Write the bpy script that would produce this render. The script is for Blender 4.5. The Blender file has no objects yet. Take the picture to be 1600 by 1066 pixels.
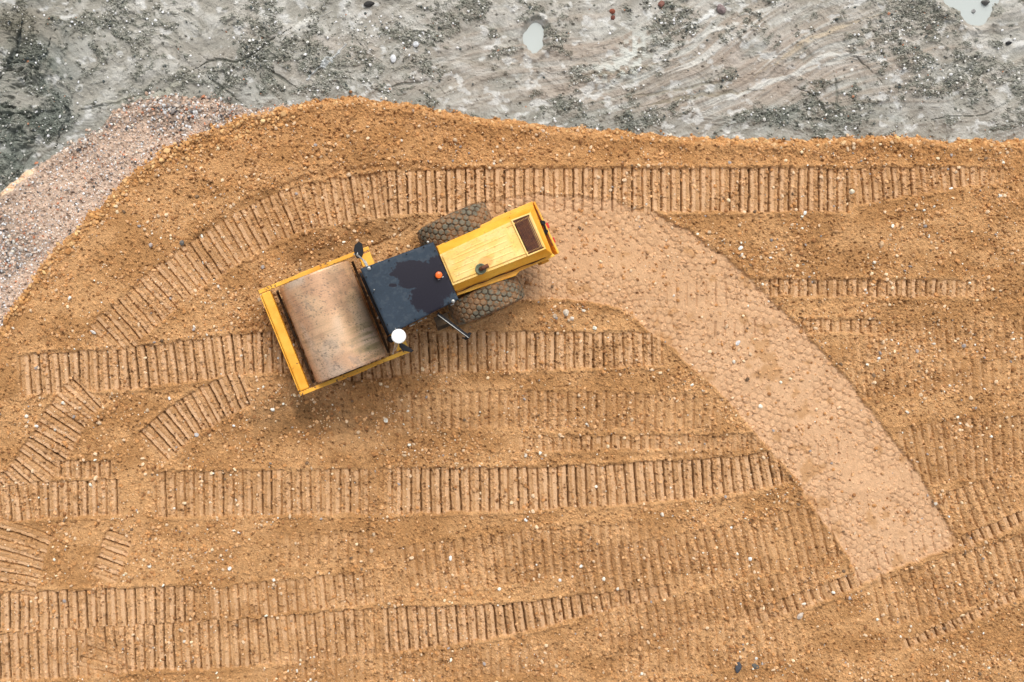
import bpy, bmesh, math, random
import numpy as np
from mathutils import Vector, Matrix
random.seed(7)
C = bpy.context.scene
COL = C.collection

# ------------------------------------------------------------ camera, sky, sun, exposure
F = 1550.0            # focal length in photo pixels
HC = 21.5             # drone height above the ground, metres
NX, NY = 560.0, 520.0 # point of the photo straight below the drone (the photo is a crop)
W, Hh = 1600.0, 1066.0
cd = bpy.data.cameras.new('camera'); cam = bpy.data.objects.new('camera', cd); COL.objects.link(cam)
cam.location = (0, 0, HC); cam.rotation_euler = (0, 0, 0)
cd.sensor_width = 36; cd.lens = F/W*36
cd.shift_x = (W/2-NX)/W; cd.shift_y = -(Hh/2-NY)/W
cd.clip_start = .1; cd.clip_end = 3000
C.camera = cam

SUN_EL, SUN_AZ = math.radians(54), math.radians(82)   # azimuth counted from +X (east of picture) towards +Y
w = bpy.data.worlds.new('World'); C.world = w; w.use_nodes = True
nt = w.node_tree; bg = nt.nodes['Background']
sky = nt.nodes.new('ShaderNodeTexSky'); sky.sky_type = 'NISHITA'; sky.sun_disc = False
sky.sun_elevation = SUN_EL; sky.sun_rotation = math.pi/2-SUN_AZ
sky.dust_density = 5; sky.air_density = 1.0; sky.ozone_density = 1.0
hs = nt.nodes.new('ShaderNodeHueSaturation'); hs.inputs['Saturation'].default_value = .25
nt.links.new(sky.outputs[0], hs.inputs['Color']); nt.links.new(hs.outputs[0], bg.inputs[0])
bg.inputs[1].default_value = .15
sd = bpy.data.lights.new('sun', 'SUN'); sd.energy = 1.1; sd.angle = math.radians(26); sd.color = (1, .95, .88)
so = bpy.data.objects.new('sun', sd); COL.objects.link(so)
d = Vector((math.cos(SUN_EL)*math.cos(SUN_AZ), math.cos(SUN_EL)*math.sin(SUN_AZ), math.sin(SUN_EL)))
so.rotation_euler = d.to_track_quat('Z', 'Y').to_euler(); so.location = d*40
C.view_settings.view_transform = 'Standard'; C.view_settings.look = 'None'
C.view_settings.exposure = 0.20; C.view_settings.gamma = 1

# ------------------------------------------------------------ helpers
def G(px, py, z=0.0):
    """photo pixel at height z -> world x, y"""
    k = (HC-z)/F
    return (px-NX)*k, (NY-py)*k
S0 = F/HC
def lin(r, g, b):
    f = lambda c: ((c/255+.055)/1.055)**2.4 if c > 10 else c/255/12.92
    return np.array([f(r), f(g), f(b)])
def tag(o, label=None, cat=None, group=None, kind=None):
    if label: o['label'] = label
    if cat: o['category'] = cat
    if group: o['group'] = group
    if kind: o['kind'] = kind
    return o
def fast_mesh(name, V, Fq, mat, cols=None, parent=None, smooth=False, extra=None):
    me = bpy.data.meshes.new(name)
    nv, nf, k = len(V), len(Fq), Fq.shape[1]
    me.vertices.add(nv); me.vertices.foreach_set('co', V.astype(np.float32).ravel())
    me.loops.add(nf*k); me.loops.foreach_set('vertex_index', Fq.astype(np.int32).ravel())
    me.polygons.add(nf)
    me.polygons.foreach_set('loop_start', (np.arange(nf)*k).astype(np.int32))
    me.polygons.foreach_set('loop_total', np.full(nf, k, np.int32))
    me.polygons.foreach_set('use_smooth', np.full(nf, smooth, bool))
    me.update(calc_edges=True)
    if cols is not None:
        a = me.attributes.new('tone', 'FLOAT_COLOR', 'POINT')
        c4 = np.ones((nv, 4), np.float32); c4[:, :3] = cols
        a.data.foreach_set('color', c4.ravel())
    if extra is not None:
        a = me.attributes.new('wet', 'FLOAT', 'POINT'); a.data.foreach_set('value', extra.astype(np.float32).ravel())
    me.materials.append(mat)
    o = bpy.data.objects.new(name, me); COL.objects.link(o)
    if parent: o.parent = parent
    return o
def new_mat(name):
    m = bpy.data.materials.new(name); m.use_nodes = True
    return m, m.node_tree, m.node_tree.nodes['Principled BSDF']
def N(t, kind, **kw):
    n = t.nodes.new(kind)
    for k, v in kw.items():
        if k in n.inputs: n.inputs[k].default_value = v
        else: setattr(n, k, v)
    return n
def tone_mat(name, rough=.95, nscale=60, namp=.18, bump=.0, wet=False):
    m, t, b = new_mat(name)
    at = N(t, 'ShaderNodeAttribute', attribute_name='tone')
    tc = N(t, 'ShaderNodeTexCoord')
    no = N(t, 'ShaderNodeTexNoise', Scale=nscale, Detail=6.0)
    t.links.new(tc.outputs['Object'], no.inputs['Vector'])
    mr = N(t, 'ShaderNodeMapRange'); mr.inputs['From Min'].default_value = .3; mr.inputs['From Max'].default_value = .7
    mr.inputs['To Min'].default_value = 1-namp; mr.inputs['To Max'].default_value = 1+namp
    t.links.new(no.outputs['Fac'], mr.inputs['Value'])
    vm = N(t, 'ShaderNodeVectorMath', operation='SCALE')
    t.links.new(at.outputs['Color'], vm.inputs[0]); t.links.new(mr.outputs[0], vm.inputs['Scale'])
    t.links.new(vm.outputs[0], b.inputs['Base Color'])
    b.inputs['Roughness'].default_value = rough; b.inputs['Specular IOR Level'].default_value = .25
    if bump:
        bp = N(t, 'ShaderNodeBump', Strength=bump, Distance=.02)
        t.links.new(no.outputs['Fac'], bp.inputs['Height']); t.links.new(bp.outputs[0], b.inputs['Normal'])
    if wet:
        aw = N(t, 'ShaderNodeAttribute', attribute_name='wet')
        m2 = N(t, 'ShaderNodeMapRange'); m2.inputs['To Min'].default_value = rough; m2.inputs['To Max'].default_value = .3
        t.links.new(aw.outputs['Fac'], m2.inputs['Value']); t.links.new(m2.outputs[0], b.inputs['Roughness'])
    return m

# ------------------------------------------------------------ ground height field
rng = np.random.default_rng(11)
STEP = 1.25
M = 165
gx = np.arange(-M, W+M+.1, STEP); gy = np.arange(-M, Hh+M+.1, STEP)
X, Y = np.meshgrid(gx, gy); X = X.astype(np.float32); Y = Y.astype(np.float32)
ny, nx = X.shape
def sm(a, b, x):
    t = np.clip((x-a)/(b-a), 0, 1); return t*t*(3-2*t)
def vn(u, v, seed):
    """value noise, 0..1, at any coordinates"""
    r = np.random.default_rng(seed).random((256, 256)).astype(np.float32)
    iu = np.floor(u).astype(np.int32); iv = np.floor(v).astype(np.int32)
    fu = u-iu; fv = v-iv; fu = fu*fu*(3-2*fu); fv = fv*fv*(3-2*fv)
    a = r[iv & 255, iu & 255]; b = r[iv & 255, (iu+1) & 255]; c = r[(iv+1) & 255, iu & 255]; e = r[(iv+1) & 255, (iu+1) & 255]
    return (a*(1-fu)+b*fu)*(1-fv)+(c*(1-fu)+e*fu)*fv
def fbm(u, v, seed, o=4, g=.5):
    s = 0; a = 1; n = 0
    for i in range(o):
        c, q = math.cos(.6*i+.3), math.sin(.6*i+.3)
        s = s+a*vn((u*c-v*q)*2**i+31.7*i, (u*q+v*c)*2**i+17.1*i, seed+i); n += a; a *= g
    return s/n
def blob(cx, cy, rx, ry, soft=1.0, ang=0):
    c, q = math.cos(math.radians(ang)), math.sin(math.radians(ang))
    dx = X-cx; dy = Y-cy
    return np.exp(-(((dx*c+dy*q)/rx)**2+((-dx*q+dy*c)/ry)**2)*soft)

# region borders in photo pixels
bx = [-170, 0, 50, 100, 150, 175, 230, 330, 360, 420, 480, 560, 640, 690, 740, 830, 900, 1000, 1100, 1200, 1310, 1360, 1440, 1490, 1600, 1770]
by = [400, 303, 262, 225, 203, 172, 150, 151, 162, 166, 158, 149, 160, 172, 181, 191, 198, 207, 212, 216, 216, 209, 210, 217, 218, 214]
px_ = [-170, 0, 25, 60, 110, 165, 200, 250, 300, 340, 400, 440, 460]
py_ = [760, 512, 470, 420, 370, 310, 275, 240, 220, 197, 180, 168, 158]
jag = (fbm(X/30, Y/30, 5, 3)-.5)*22+(vn(X/5, Y/5, 9)-.5)*11
Bc = np.interp(X, bx, by).astype(np.float32)+jag*.5
Gc = np.where(X < 455, np.interp(X, px_, py_), -999).astype(np.float32)+jag*.9
Gc = np.maximum(Gc, Bc)
isclay = Y < Bc
isgrav = (~isclay) & (Y < Gc)
issoil = (~isclay) & (~isgrav)

def spline(pts, n=10):
    P = np.array(pts, float); P = np.vstack([2*P[0]-P[1], P, 2*P[-1]-P[-2]]); out = []
    for i in range(1, len(P)-2):
        p0, p1, p2, p3 = P[i-1], P[i], P[i+1], P[i+2]
        for k in range(n):
            t = k/n
            out.append(.5*((2*p1)+(-p0+p2)*t+(2*p0-5*p1+4*p2-p3)*t*t+(-p0+3*p1-3*p2+p3)*t**3))
    out.append(P[-2]); return np.array(out)
def band(pts, hw, n=6):
    """along (s) and across (t) coordinates near a line; returns window slices too"""
    q = spline(pts, n) if len(pts) > 2 else np.array(pts, float)
    x0, x1 = q[:, 0].min()-hw-8, q[:, 0].max()+hw+8; y0, y1 = q[:, 1].min()-hw-8, q[:, 1].max()+hw+8
    i0, i1 = np.searchsorted(gy, [y0, y1]); j0, j1 = np.searchsorted(gx, [x0, x1])
    xs, ys = X[i0:i1, j0:j1], Y[i0:i1, j0:j1]
    best = np.full(xs.shape, 1e9, np.float32); S = np.zeros_like(best); T = np.zeros_like(best); acc = 0.
    for a, b in zip(q[:-1], q[1:]):
        dx, dy = b-a; L = math.hypot(dx, dy); ux, uy = dx/L, dy/L
        s = (xs-a[0])*ux+(ys-a[1])*uy; t = -(xs-a[0])*uy+(ys-a[1])*ux
        sc = np.clip(s, 0, L); d2 = (s-sc)**2+t*t
        m = d2 < best; best[m] = d2[m]; S[m] = (acc+s)[m]; T[m] = t[m]; acc += L
    return (slice(i0, i1), slice(j0, j1)), S, T, acc

Z = np.zeros_like(X)
und = (fbm(X/160, Y/160, 21, 3)-.5)*.16
rough = (fbm(X/9, Y/9, 33, 4, .65)-.5)
fine = (rng.random(X.shape).astype(np.float32)-.5)
# ---- soil
lumps = fbm(X/26, Y/26, 41, 3)
lumpfac = sm(.38, .62, fbm(X/90, Y/90, 51, 3))
crumb = .027*rough+.03*(lumps-.5)*lumpfac+.013*fine
Zs = .02+und*.8+crumb
soilA = lin(188, 145, 99); soilB = lin(168, 125, 80); soilC = lin(209, 170, 131)
mixn = sm(.35, .65, fbm(X/60, Y/34, 61, 4))[..., None]
Cs = soilB*(1-mixn)+soilA*mixn
warm = np.clip(1-(Y-Bc)/150, 0, 1)[..., None]*.55          # fresher, oranger fill along the edge of the clay
Cs = Cs*(1-warm)+(lin(188, 138, 86)*.55+lin(174, 124, 74)*.45)*warm
Cs = Cs*(1+.3*(fbm(X/5, Y/5, 71, 2)-.5)[..., None])*(1+.42*fine[..., None])
# moist loosened earth beside the drum, with roller shadow painted in below it
damp_shade = np.clip(.8*blob(520, 372, 110, 32, 1, -24)+.95*blob(450, 645, 80, 36)+.6*blob(560, 655, 120, 28)+.5*blob(640, 350, 90, 14, 1, -20)+.45*blob(680, 540, 60, 40), 0, 1)*sm(.25, .6, fbm(X/22, Y/22, 77, 3)+.1)
Cs = Cs*(1-.38*damp_shade[..., None])
padmask = np.zeros_like(X)
# line, half width, strength, groove spacing, start fade, end fade
tracks = [
 ([(1600, 274), (1500, 278), (1420, 284), (1330, 292)], (9, 30), .8, 15.3, 60, 4),
 ([(1332, 297), (1200, 297), (1000, 297), (850, 297), (700, 299), (600, 303), (540, 312)], 35, 1, 15.3, 4, 20),
 ([(620, 300), (548, 311), (480, 324), (420, 346), (365, 375), (287, 428), (232, 475), (180, 520), (150, 548)], 36, .72, 15.3, 20, 20),
 ([(25, 588), (100, 582), (200, 576), (300, 563), (380, 553), (460, 549)], 33, .95, 15.2, 10, 5),
 ([(450, 556), (560, 560), (650, 552), (800, 549), (900, 548), (1050, 545)], (38, 26), .8, 15.2, 5, 20),
 ([(150, 600), (128, 622), (108, 648), (90, 675), (68, 712), (38, 750), (0, 790)], 34, .85, 15.0, 15, 15),
 ([(400, 600), (362, 615), (325, 634), (290, 655), (262, 678), (232, 706)], 31, .9, 15.0, 14, 10),
 ([(72, 733), (182, 733)], 14, .7, 15.2, 10, 6),
 ([(-160, 792), (0, 788), (60, 782), (130, 779), (192, 777)], 29, .85, 15.2, 20, 4),
 ([(235, 774), (300, 772), (500, 769), (600, 768)], 36, .7, 15.2, 6, 20),
 ([(590, 768), (700, 766), (800, 764), (900, 760), (960, 757), (1050, 750), (1150, 742), (1238, 726)], (37, 29), .95, 15.2, 20, 14),
 ([(780, 694), (950, 692), (1195, 690)], 12, .6, 15.2, 40, 8),
 ([(-160, 956), (0, 955), (100, 953), (200, 949), (330, 945)], 31, .95, 15.2, 5, 30),
 ([(320, 944), (430, 934), (540, 922), (640, 910)], 26, .6, 15.2, 5, 50),
 ([(-160, 1030), (0, 1026), (120, 1020), (200, 1014)], 38, .8, 15.2, 1, 1),
 ([(188, 1013), (285, 1009)], 36, 1.15, 15.2, 3, 6),
 ([(275, 1009), (400, 1002), (500, 993), (610, 985)], 38, .7, 15.2, 5, 20),
 ([(585, 986), (700, 977), (800, 966), (880, 952), (960, 938), (1065, 920)], (38, 9), 1, 15.2, 10, 14),
 ([(40, 815), (20, 875), (8, 935)], 48, .75, 15.4, 10, 10),
 ([(190, 828), (176, 868), (160, 908)], 22, .85, 15.4, 5, 5),
 ([(172, 998), (160, 1025), (150, 1066)], 34, .5, 15.4, 10, 10),
 ([(1180, 450), (1300, 450), (1600, 452)], 14, .8, 15.3, 4, 100),
 ([(1020, 462), (1185, 455)], 20, .65, 15.3, 20, 4),
 ([(1245, 510), (1385, 510)], 11, .75, 15.3, 3, 20),
 ([(1095, 515), (1215, 515)], 15, .65, 15.3, 10, 10),
 ([(1195, 712), (1350, 705)], 14, .6, 15.3, 10, 20),
 ([(1148, 968), (1200, 956), (1260, 937), (1300, 922), (1350, 902)], 13, 1.1, 15.2, 8, 3),
 ([(1350, 880), (1420, 858), (1500, 838)], 16, .6, 15.2, 8, 3),
 ([(1500, 850), (1540, 832), (1600, 806), (1760, 740)], 11, 1, 15.2, 2, 40),
 ([(1400, 1014), (1440, 998), (1500, 972), (1560, 942), (1600, 924), (1760, 850)], 9, .9, 15.2, 14, 40),
 # worn, half-buried prints
 ([(600, 900), (700, 885), (820, 868), (900, 860), (1060, 850)], 40, .36, 15.2, 30, 60),
 ([(860, 912), (1000, 890), (1150, 862), (1330, 822)], 44, .38, 15.2, 40, 10),
 ([(900, 985), (1000, 970), (1160, 940), (1300, 905)], 30, .36, 15.2, 40, 10),
 ([(1350, 945), (1440, 925), (1560, 890), (1700, 850)], 42, .38, 15.2, 10, 60),
 ([(1395, 720), (1500, 702), (1700, 690)], 48, .36, 15.2, 10, 60),
 ([(1450, 810), (1520, 790), (1640, 740)], 34, .36, 15.2, 10, 60),
 ([(900, 1020), (1100, 1008), (1300, 985)], 40, .28, 15.2, 60, 60),
 ([(560, 645), (760, 640), (1060, 645), (1140, 650)], 30, .36, 15.2, 60, 20),
 ([(1290, 545), (1450, 532), (1700, 520)], 30, .30, 15.2, 30, 60),
 ([(1300, 600), (1450, 590), (1700, 580)], 26, .26, 15.2, 20, 60),
 ([(400, 860), (520, 858), (620, 860)], 26, .25, 15.2, 40, 40),
 ([(380, 1045), (600, 1040), (900, 1030)], 24, .28, 15.2, 40, 40),
 ([(1000, 700), (1100, 698), (1200, 696)], 20, .3, 15.2, 40, 10),
 ([(640, 400), (560, 430)], 20, .2, 15.2, 5, 5),
]
groove = np.zeros_like(X); ridge = np.zeros_like(X); inside = np.zeros_like(X)
wearn = sm(.25, .6, fbm(X/34, Y/20, 81, 3))
for ti, (pts, hw, st, sp, f0, f1) in enumerate(tracks):
    worn = st < .42; f0, f1 = f0*1.5+5, f1*1.5+5; st = min(st*1.15, 1.15)
    h0_, h1_ = hw if isinstance(hw, tuple) else (hw, hw)
    (a, b), S, T, L = band(pts, max(h0_, h1_)+14); hw = h0_+(h1_-h0_)*np.clip(S/L, 0, 1)
    xs, ys = X[a, b], Y[a, b]
    wob = (vn(xs/7, ys/7, 91)-.5)*2.0+(vn(xs/40, ys/40, 92)-.5)*3
    ed = hw-np.abs(T)+(vn(xs/9, ys/9, 93+ti)-.5)*9/(.6+st)
    m = sm(0, 2.5, ed)*sm(-1, f0, S)*sm(-1, f1, L-S)
    jr = np.random.default_rng(1000+ti).random(4000).astype(np.float32)
    ci = np.floor((S+wob*.5)/sp).astype(int) % 4000
    ph = ((S+wob*.5)/sp-np.floor((S+wob*.5)/sp)-.5)*sp+(jr[ci]-.5)*1.6
    cs = (jr[(ci*7+3) % 4000]*.5+.5)
    wv = wearn[a, b] if st < 1 else np.maximum(wearn[a, b], .55)
    bite = cs*(.35+.65*sm(.25, .5, vn(xs/11+ti, ys/11, 94)+.25*st))
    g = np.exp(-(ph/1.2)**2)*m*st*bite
    pad = sm(1.2, 3.2, np.abs(ph))*sm(0, .5, .5+.5*np.sign(ph)*.0+.25)*m
    pad = pad*(1-.75*sm(-4.5, -7.0, -np.abs(ph-0)*1.0)*0)
    side = sm(-7.6, 5.5, ph)                     # cleat prints slope to one side
    padc = m*min(st, 1)*sm(1, 2.6, np.abs(ph))*(1-.75*sm(-.5, 5.5, ph))*(.4+.6*wv)*sm(.22, .58, fbm(xs/7, ys/11, 99+ti, 3, .6)+.16*st)
    if worn:
        rp_ = np.cos(ph/sp*2*np.pi)*m*sm(.2, .5, vn(xs/22, ys/22, 97+ti)); Zs[a, b] -= .013*rp_*st/.4; Cs[a, b] = Cs[a, b]*(1-.07*np.clip(rp_, -.6, 1)[..., None])
    lf = m*min(st*1.1, 1)*sm(-1, 6, ph)*.38; Cs[a, b] = Cs[a, b]*(1-lf[..., None])+soilB*.93*lf[..., None]
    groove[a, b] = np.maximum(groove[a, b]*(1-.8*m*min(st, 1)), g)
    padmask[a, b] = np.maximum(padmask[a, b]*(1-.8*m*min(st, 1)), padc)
    inside[a, b] = np.maximum(inside[a, b], m*min(st, 1))
    rd = np.exp(-((np.abs(T)-hw-3)/3.0)**2)*sm(-1, f0, S)*sm(-1, f1, L-S)*st
    ridge[a, b] = np.maximum(ridge[a, b], rd*.026*(.3+vn(xs/8, ys/8, 55)))
    Zs[a, b] = Zs[a, b]*1-.018*m*st-.014*m*st*(sm(-6, -1, ph)+sm(6.5, 1.5, ph)-1.5)*0-.012*m*st*(.5-ph/15.)
flat = np.clip(padmask*1.1, 0, 1)
Zs = Zs-crumb*.6*flat+ridge*(1-inside)-.095*groove
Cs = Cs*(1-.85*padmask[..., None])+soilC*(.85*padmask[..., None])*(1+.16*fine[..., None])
Cs = Cs*(1-.45*sm(.3, .9, groove)[..., None])  # groove bottoms darkened in the colour to deepen their shade

def dent(pts, hw, dz, dk_, seed):
    (a, b), S, T, L = band(pts, hw*2+6, 8); xs, ys = X[a, b], Y[a, b]
    m = np.exp(-((T+(vn(xs/12, ys/12, seed)-.5)*hw)/hw)**2)*sm(-1, 15, S)*sm(-1, 15, L-S)*(.4+.6*vn(xs/10, ys/10, seed+1))
    Zs[a, b] -= dz*m; Cs[a, b] = Cs[a, b]*(1-dk_*m[..., None])
dent([(700, 262), (600, 262), (530, 268), (460, 285), (400, 312), (340, 346), (290, 384)], 5, .07, .18, 131)
dent([(570, 388), (610, 373), (650, 349)], 2, .05, .3, 133)
dent([(440, 420), (500, 390), (560, 372), (620, 352)], 8, .05, .12, 135)
dent([(636, 392), (652, 362), (700, 332), (764, 314)], 4, -.06, .0, 151)
dent([(712, 516), (760, 497), (816, 470)], 4, -.06, .0, 153)
dent([(398, 455), (432, 545), (466, 624)], 4, -.03, .0, 155)
dent([(1140, 985), (1260, 955), (1345, 925), (1420, 895), (1600, 835)], 4, .03, .08, 137)
dent([(180, 290), (120, 350), (60, 440), (10, 540)], 6, .03, .08, 139)
dent([(0, 870), (50, 860), (64, 835)], 3, .03, .1, 141)
dent([(370, 690), (480, 680), (560, 665), (640, 640)], 6, .03, .10, 143)
# ---- strip pressed flat by the roller
pc = [(640, 430), (740, 402), (820, 389), (900, 387), (985, 406), (1040, 435), (1105, 485), (1190, 565), (1260, 645), (1325, 726), (1375, 800), (1422, 882), (1445, 925)]
(a, b), S, T, L = band(pc, 100, 8)
xs, ys = X[a, b], Y[a, b]
hwv = 81+(vn(xs/30, ys/30, 201)-.5)*7+(vn(xs/6, ys/6, 202)-.5)*3
e = hwv-np.abs(T)
endl = (915-(xs-1345)*.42)-ys+(vn(xs/8, ys/8, 203)-.5)*5
pm = sm(-1, 2.5, e)*sm(-1, 3, endl)*sm(60, 130, S)
hard = (e > 0) & (endl > 0) & (S > 95)
# hexagon tread print of the tyres
hs_ = 12.6
def hexcell(u, v):
    r = hs_; h = r*math.sqrt(3)
    du1 = (u+r/2) % r-r/2; dv1 = (v+h/2) % h-h/2
    du2 = (u) % r-r/2; dv2 = (v) % h-h/2
    def hd(du, dv): 
        du, dv = np.abs(du), np.abs(dv); return np.maximum(du, du*.5+dv*.866)
    return np.minimum(hd(du1, dv1), hd(du2, dv2))/(r/2)
wu = (vn(xs/40, ys/40, 211)-.5)*8+(vn(xs/7, ys/7, 221)-.5)*1.5; wv2 = (vn(xs/40, ys/40, 212)-.5)*8+(vn(xs/7, ys/7, 222)-.5)*1.5
hx = hexcell(T+wu, S+wv2)
hexg = sm(.55, 1.0, hx)
tyre = sm(14, 34, np.abs(T))*sm(.25, .5, vn(xs/30, ys/30, 213)+.15)
tyre = tyre*(.5+.5*sm(.25, .55, vn(xs/12, ys/12, 223)))
tyre = np.clip(tyre+.15*sm(.5, .7, vn(xs/40, ys/40, 214)), 0, 1)
dome = (1-hx*hx)
pz = und[a, b]*.8-.012+.010*(rough[a, b])+.003*fine[a, b]-.019*hexg*tyre+.004*dome*tyre+.010*rough[a, b]-.052*groove[a, b]+.012*(lumps[a, b]-.5)
Zs[a, b] = Zs[a, b]*(1-pm)+pz*pm
berm = np.exp(-((e+3.5)/2.5)**2)*sm(100, 160, S)*sm(-4, 6, endl)
Zs[a, b] += berm*.022
sc_ = (sm(.4, .66, fbm(xs/18, ys/18, 215, 4))*.4)[..., None]
pcol = lin(205, 165, 127)*(1-sc_)+lin(192, 151, 113)*sc_
pcol = pcol*(1+.16*(vn(xs/3, ys/3, 216)-.5)[..., None])*(1+.24*fine[a, b][..., None])*(1-.4*sm(.3, .9, groove[a, b]))[..., None] if False else pcol*(1+.16*(vn(xs/3, ys/3, 216)-.5)[..., None])*(1+.24*fine[a, b][..., None])*(1-.4*sm(.3, .9, groove[a, b])[..., None])  # groove shade painted into the strip's colour too
pcol = pcol*(1-.11*(hexg*tyre)[..., None])
loose = sm(.60, .74, fbm(xs/24, ys/24, 217, 3)+.1*sm(150, 0, S))[..., None]*.6
pcol = pcol*(1-loose)+soilB*1.08*loose
pmc = (pm*(.80+.2*sm(420, 620, S)))[..., None]
Cs[a, b] = Cs[a, b]*(1-pmc)+pcol*pmc
ispath = np.zeros(X.shape, bool); ispath[a, b] = hard
pathm = np.zeros_like(X); pathm[a, b] = pm

# ---- grey clay
wx = (fbm(X/70, Y/70, 301, 3)-.5)*80; wy = (fbm(X/70, Y/70, 305, 3)-.5)*80
c1 = fbm((X+wx)/55, (Y+wy)/38, 311, 5, .58)
bias = .16*blob(45, 150, 70, 120)+.08*blob(520, 60, 120, 45)+.10*blob(700, 20, 90, 22)+.10*blob(1240, 165, 55, 34)+.08*blob(1500, 120, 90, 60)+.08*blob(1000, 180, 170, 22)+.08*blob(850, 165, 50, 28)+.10*blob(390, 105, 50, 26)+.10*blob(1460, 25, 50, 25) \
    -.12*blob(980, 90, 40, 40)-.09*blob(730, 70, 60, 30)-.10*blob(1150, 110, 240, 40)-.08*blob(290, 45, 90, 30)-.10*blob(880, 90, 50, 40)-.08*blob(1360, 190, 40, 18)
mic = fbm((X+wx*.3)/11, (Y+wy*.3)/8, 323, 4, .62)-.5; stc = vn((Y+.42*X+22*np.sin(X/95+.5))/7, (X-.4*Y)/90, 347)-.5
cr = sm(.512, .62, c1+bias+.62*mic+.16*stc*np.clip(blob(1180, 100, 330, 90)*1.5, 0, 1))                      # crumbly, stony places
cr2 = cr*sm(.3, .6, fbm(X/12, Y/12, 321, 3)+.12)
ang = .42
q = (Y+.40*X)+22*np.sin(X/95+.5)+(fbm(X/120, Y/120, 331, 2)-.5)*50
p = X-.4*Y
st1 = vn(q/9, p/220, 341); st2 = vn(q/4, p/150, 342); st3 = vn(q/22, p/300, 343)
sz = np.clip(blob(1180, 100, 330, 90)*1.3+.35*blob(820, 100, 160, 80)+.25, 0, 1)
st4 = vn(q/2.2, p/70, 344); stre = ((st1-.5)*.7+(st2-.5)*.6+(st3-.5)*.6+(st4-.5)*.3)*sz
shal = fbm((X+wx*.5)/26, (Y+wy*.5)/20, 351, 4, .6)
ridged = 1-np.abs(2*fbm((X+wx*.4)/40, (Y+wy*.4)/26, 361, 4, .55)-1)
crack = .3*sm(.95, .99, ridged)*sm(.58, .72, vn(X/28, Y/28, 363))
Zc = -.10+und*1.6+.17*(c1-.5)+.10*(shal-.5)*(1-.5*sz)+.025*rough*(.35+1.6*cr)+.035*stre+.03*fine*cr2+.005*fine+.05*mic*(.4+cr)-.04*crack*(1-.6*sz)
Zc -= .25*blob(20, 160, 60, 110)*sm(.35, .6, shal)
cA = lin(149, 146, 136); cB = lin(178, 176, 168); cD = lin(116, 118, 106); cP = lin(164, 147, 133); cG = lin(88, 96, 88)
k1 = sm(.35, .68, shal)[..., None]
Cc = cA*(1-k1)+cB*k1
k2 = (sm(-.1, .3, stre+.1)*sz)[..., None]
pk = np.clip(blob(1150, 110, 350, 90)+.5*blob(560, 80, 250, 80), 0, 1)[..., None]*sm(.3, .65, fbm(X/50, Y/30, 371, 3))[..., None]
Cc = Cc*(1-.6*pk)+cP*.6*pk
Cc = Cc*(1-.55*k2)+(lin(150, 134, 118)*k2*.55)
wst = (sm(.70, .84, st1*.5+st3*.3+st2*.2)*sz)[..., None]
Cc = Cc*(1-.8*wst)+lin(200, 198, 190)*.8*wst
crk = cr2*(.3+.48*sm(.3, .7, fbm(X/5, Y/4, 327, 3)))
Cc = Cc*(1-crk[..., None])+cD*crk[..., None]
gd = np.clip(1.5*blob(40, 140, 75, 130)+.5*blob(1230, 180, 70, 30)+.45*blob(1000, 190, 220, 16)+.55*blob(60, 250, 70, 40)+.3*blob(1420, 170, 120, 40)+.4*blob(400, 110, 70, 40), 0, 1)*sm(.25, .6, shal*.5+c1*.55)
gd = gd*.78; Cc = Cc*(1-gd[..., None])+cG*gd[..., None]
brn = (.5*np.clip(blob(20, 30, 70, 45), 0, 1))[..., None]; Cc = Cc*(1-brn)+lin(118, 108, 90)*brn
edgewet = np.exp(-np.clip(Bc-Y, 0, 99)/14)[..., None]*.35
Cc = Cc*(1-edgewet)+lin(118, 122, 114)*edgewet
Cc = Cc*(1-.35*crack[..., None]*(1-.6*sz[..., None]))
wh = sm(.62, .74, fbm(X/16, Y/12, 381, 4))[..., None]*(1-cr[..., None])*.6
Cc = Cc*(1-wh)+lin(206, 206, 202)*wh
bl = np.clip(blob(985, 85, 45, 22, 1, -50)+blob(960, 110, 50, 14)+.8*blob(1000, 70, 14, 30), 0, 1)[..., None]*sm(.35, .6, vn(X/7, Y/7, 391))[..., None]*.8
Cc = Cc*(1-bl)+lin(196, 198, 190)*bl
Cc = Cc*(1+.16*(vn(X/2.5, Y/2.5, 392)-.5)[..., None])*(1+(.14+.5*cr2)[..., None]*fine[..., None])
def stroke(pts, hw, col, k, dz, seed):
    global Zc
    (a, b), S, T, L = band(pts, hw+6, 8); xs, ys = X[a, b], Y[a, b]
    tap = sm(-2, .25*L, S)*sm(-2, .25*L, L-S)
    m = sm(hw, hw*.4, np.abs(T+(fbm(xs/14, ys/14, seed, 3)-.5)*hw*1.6)/np.maximum(.15, tap))*sm(.2, .5, vn(xs/9, ys/6, seed+3)+.15)
    Cc[a, b] = Cc[a, b]*(1-k*m[..., None])+col*k*m[..., None]; Zc[a, b] += dz*m
pale = lin(196, 194, 186); beige = lin(186, 170, 146); dkc = lin(82, 86, 76)
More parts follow.
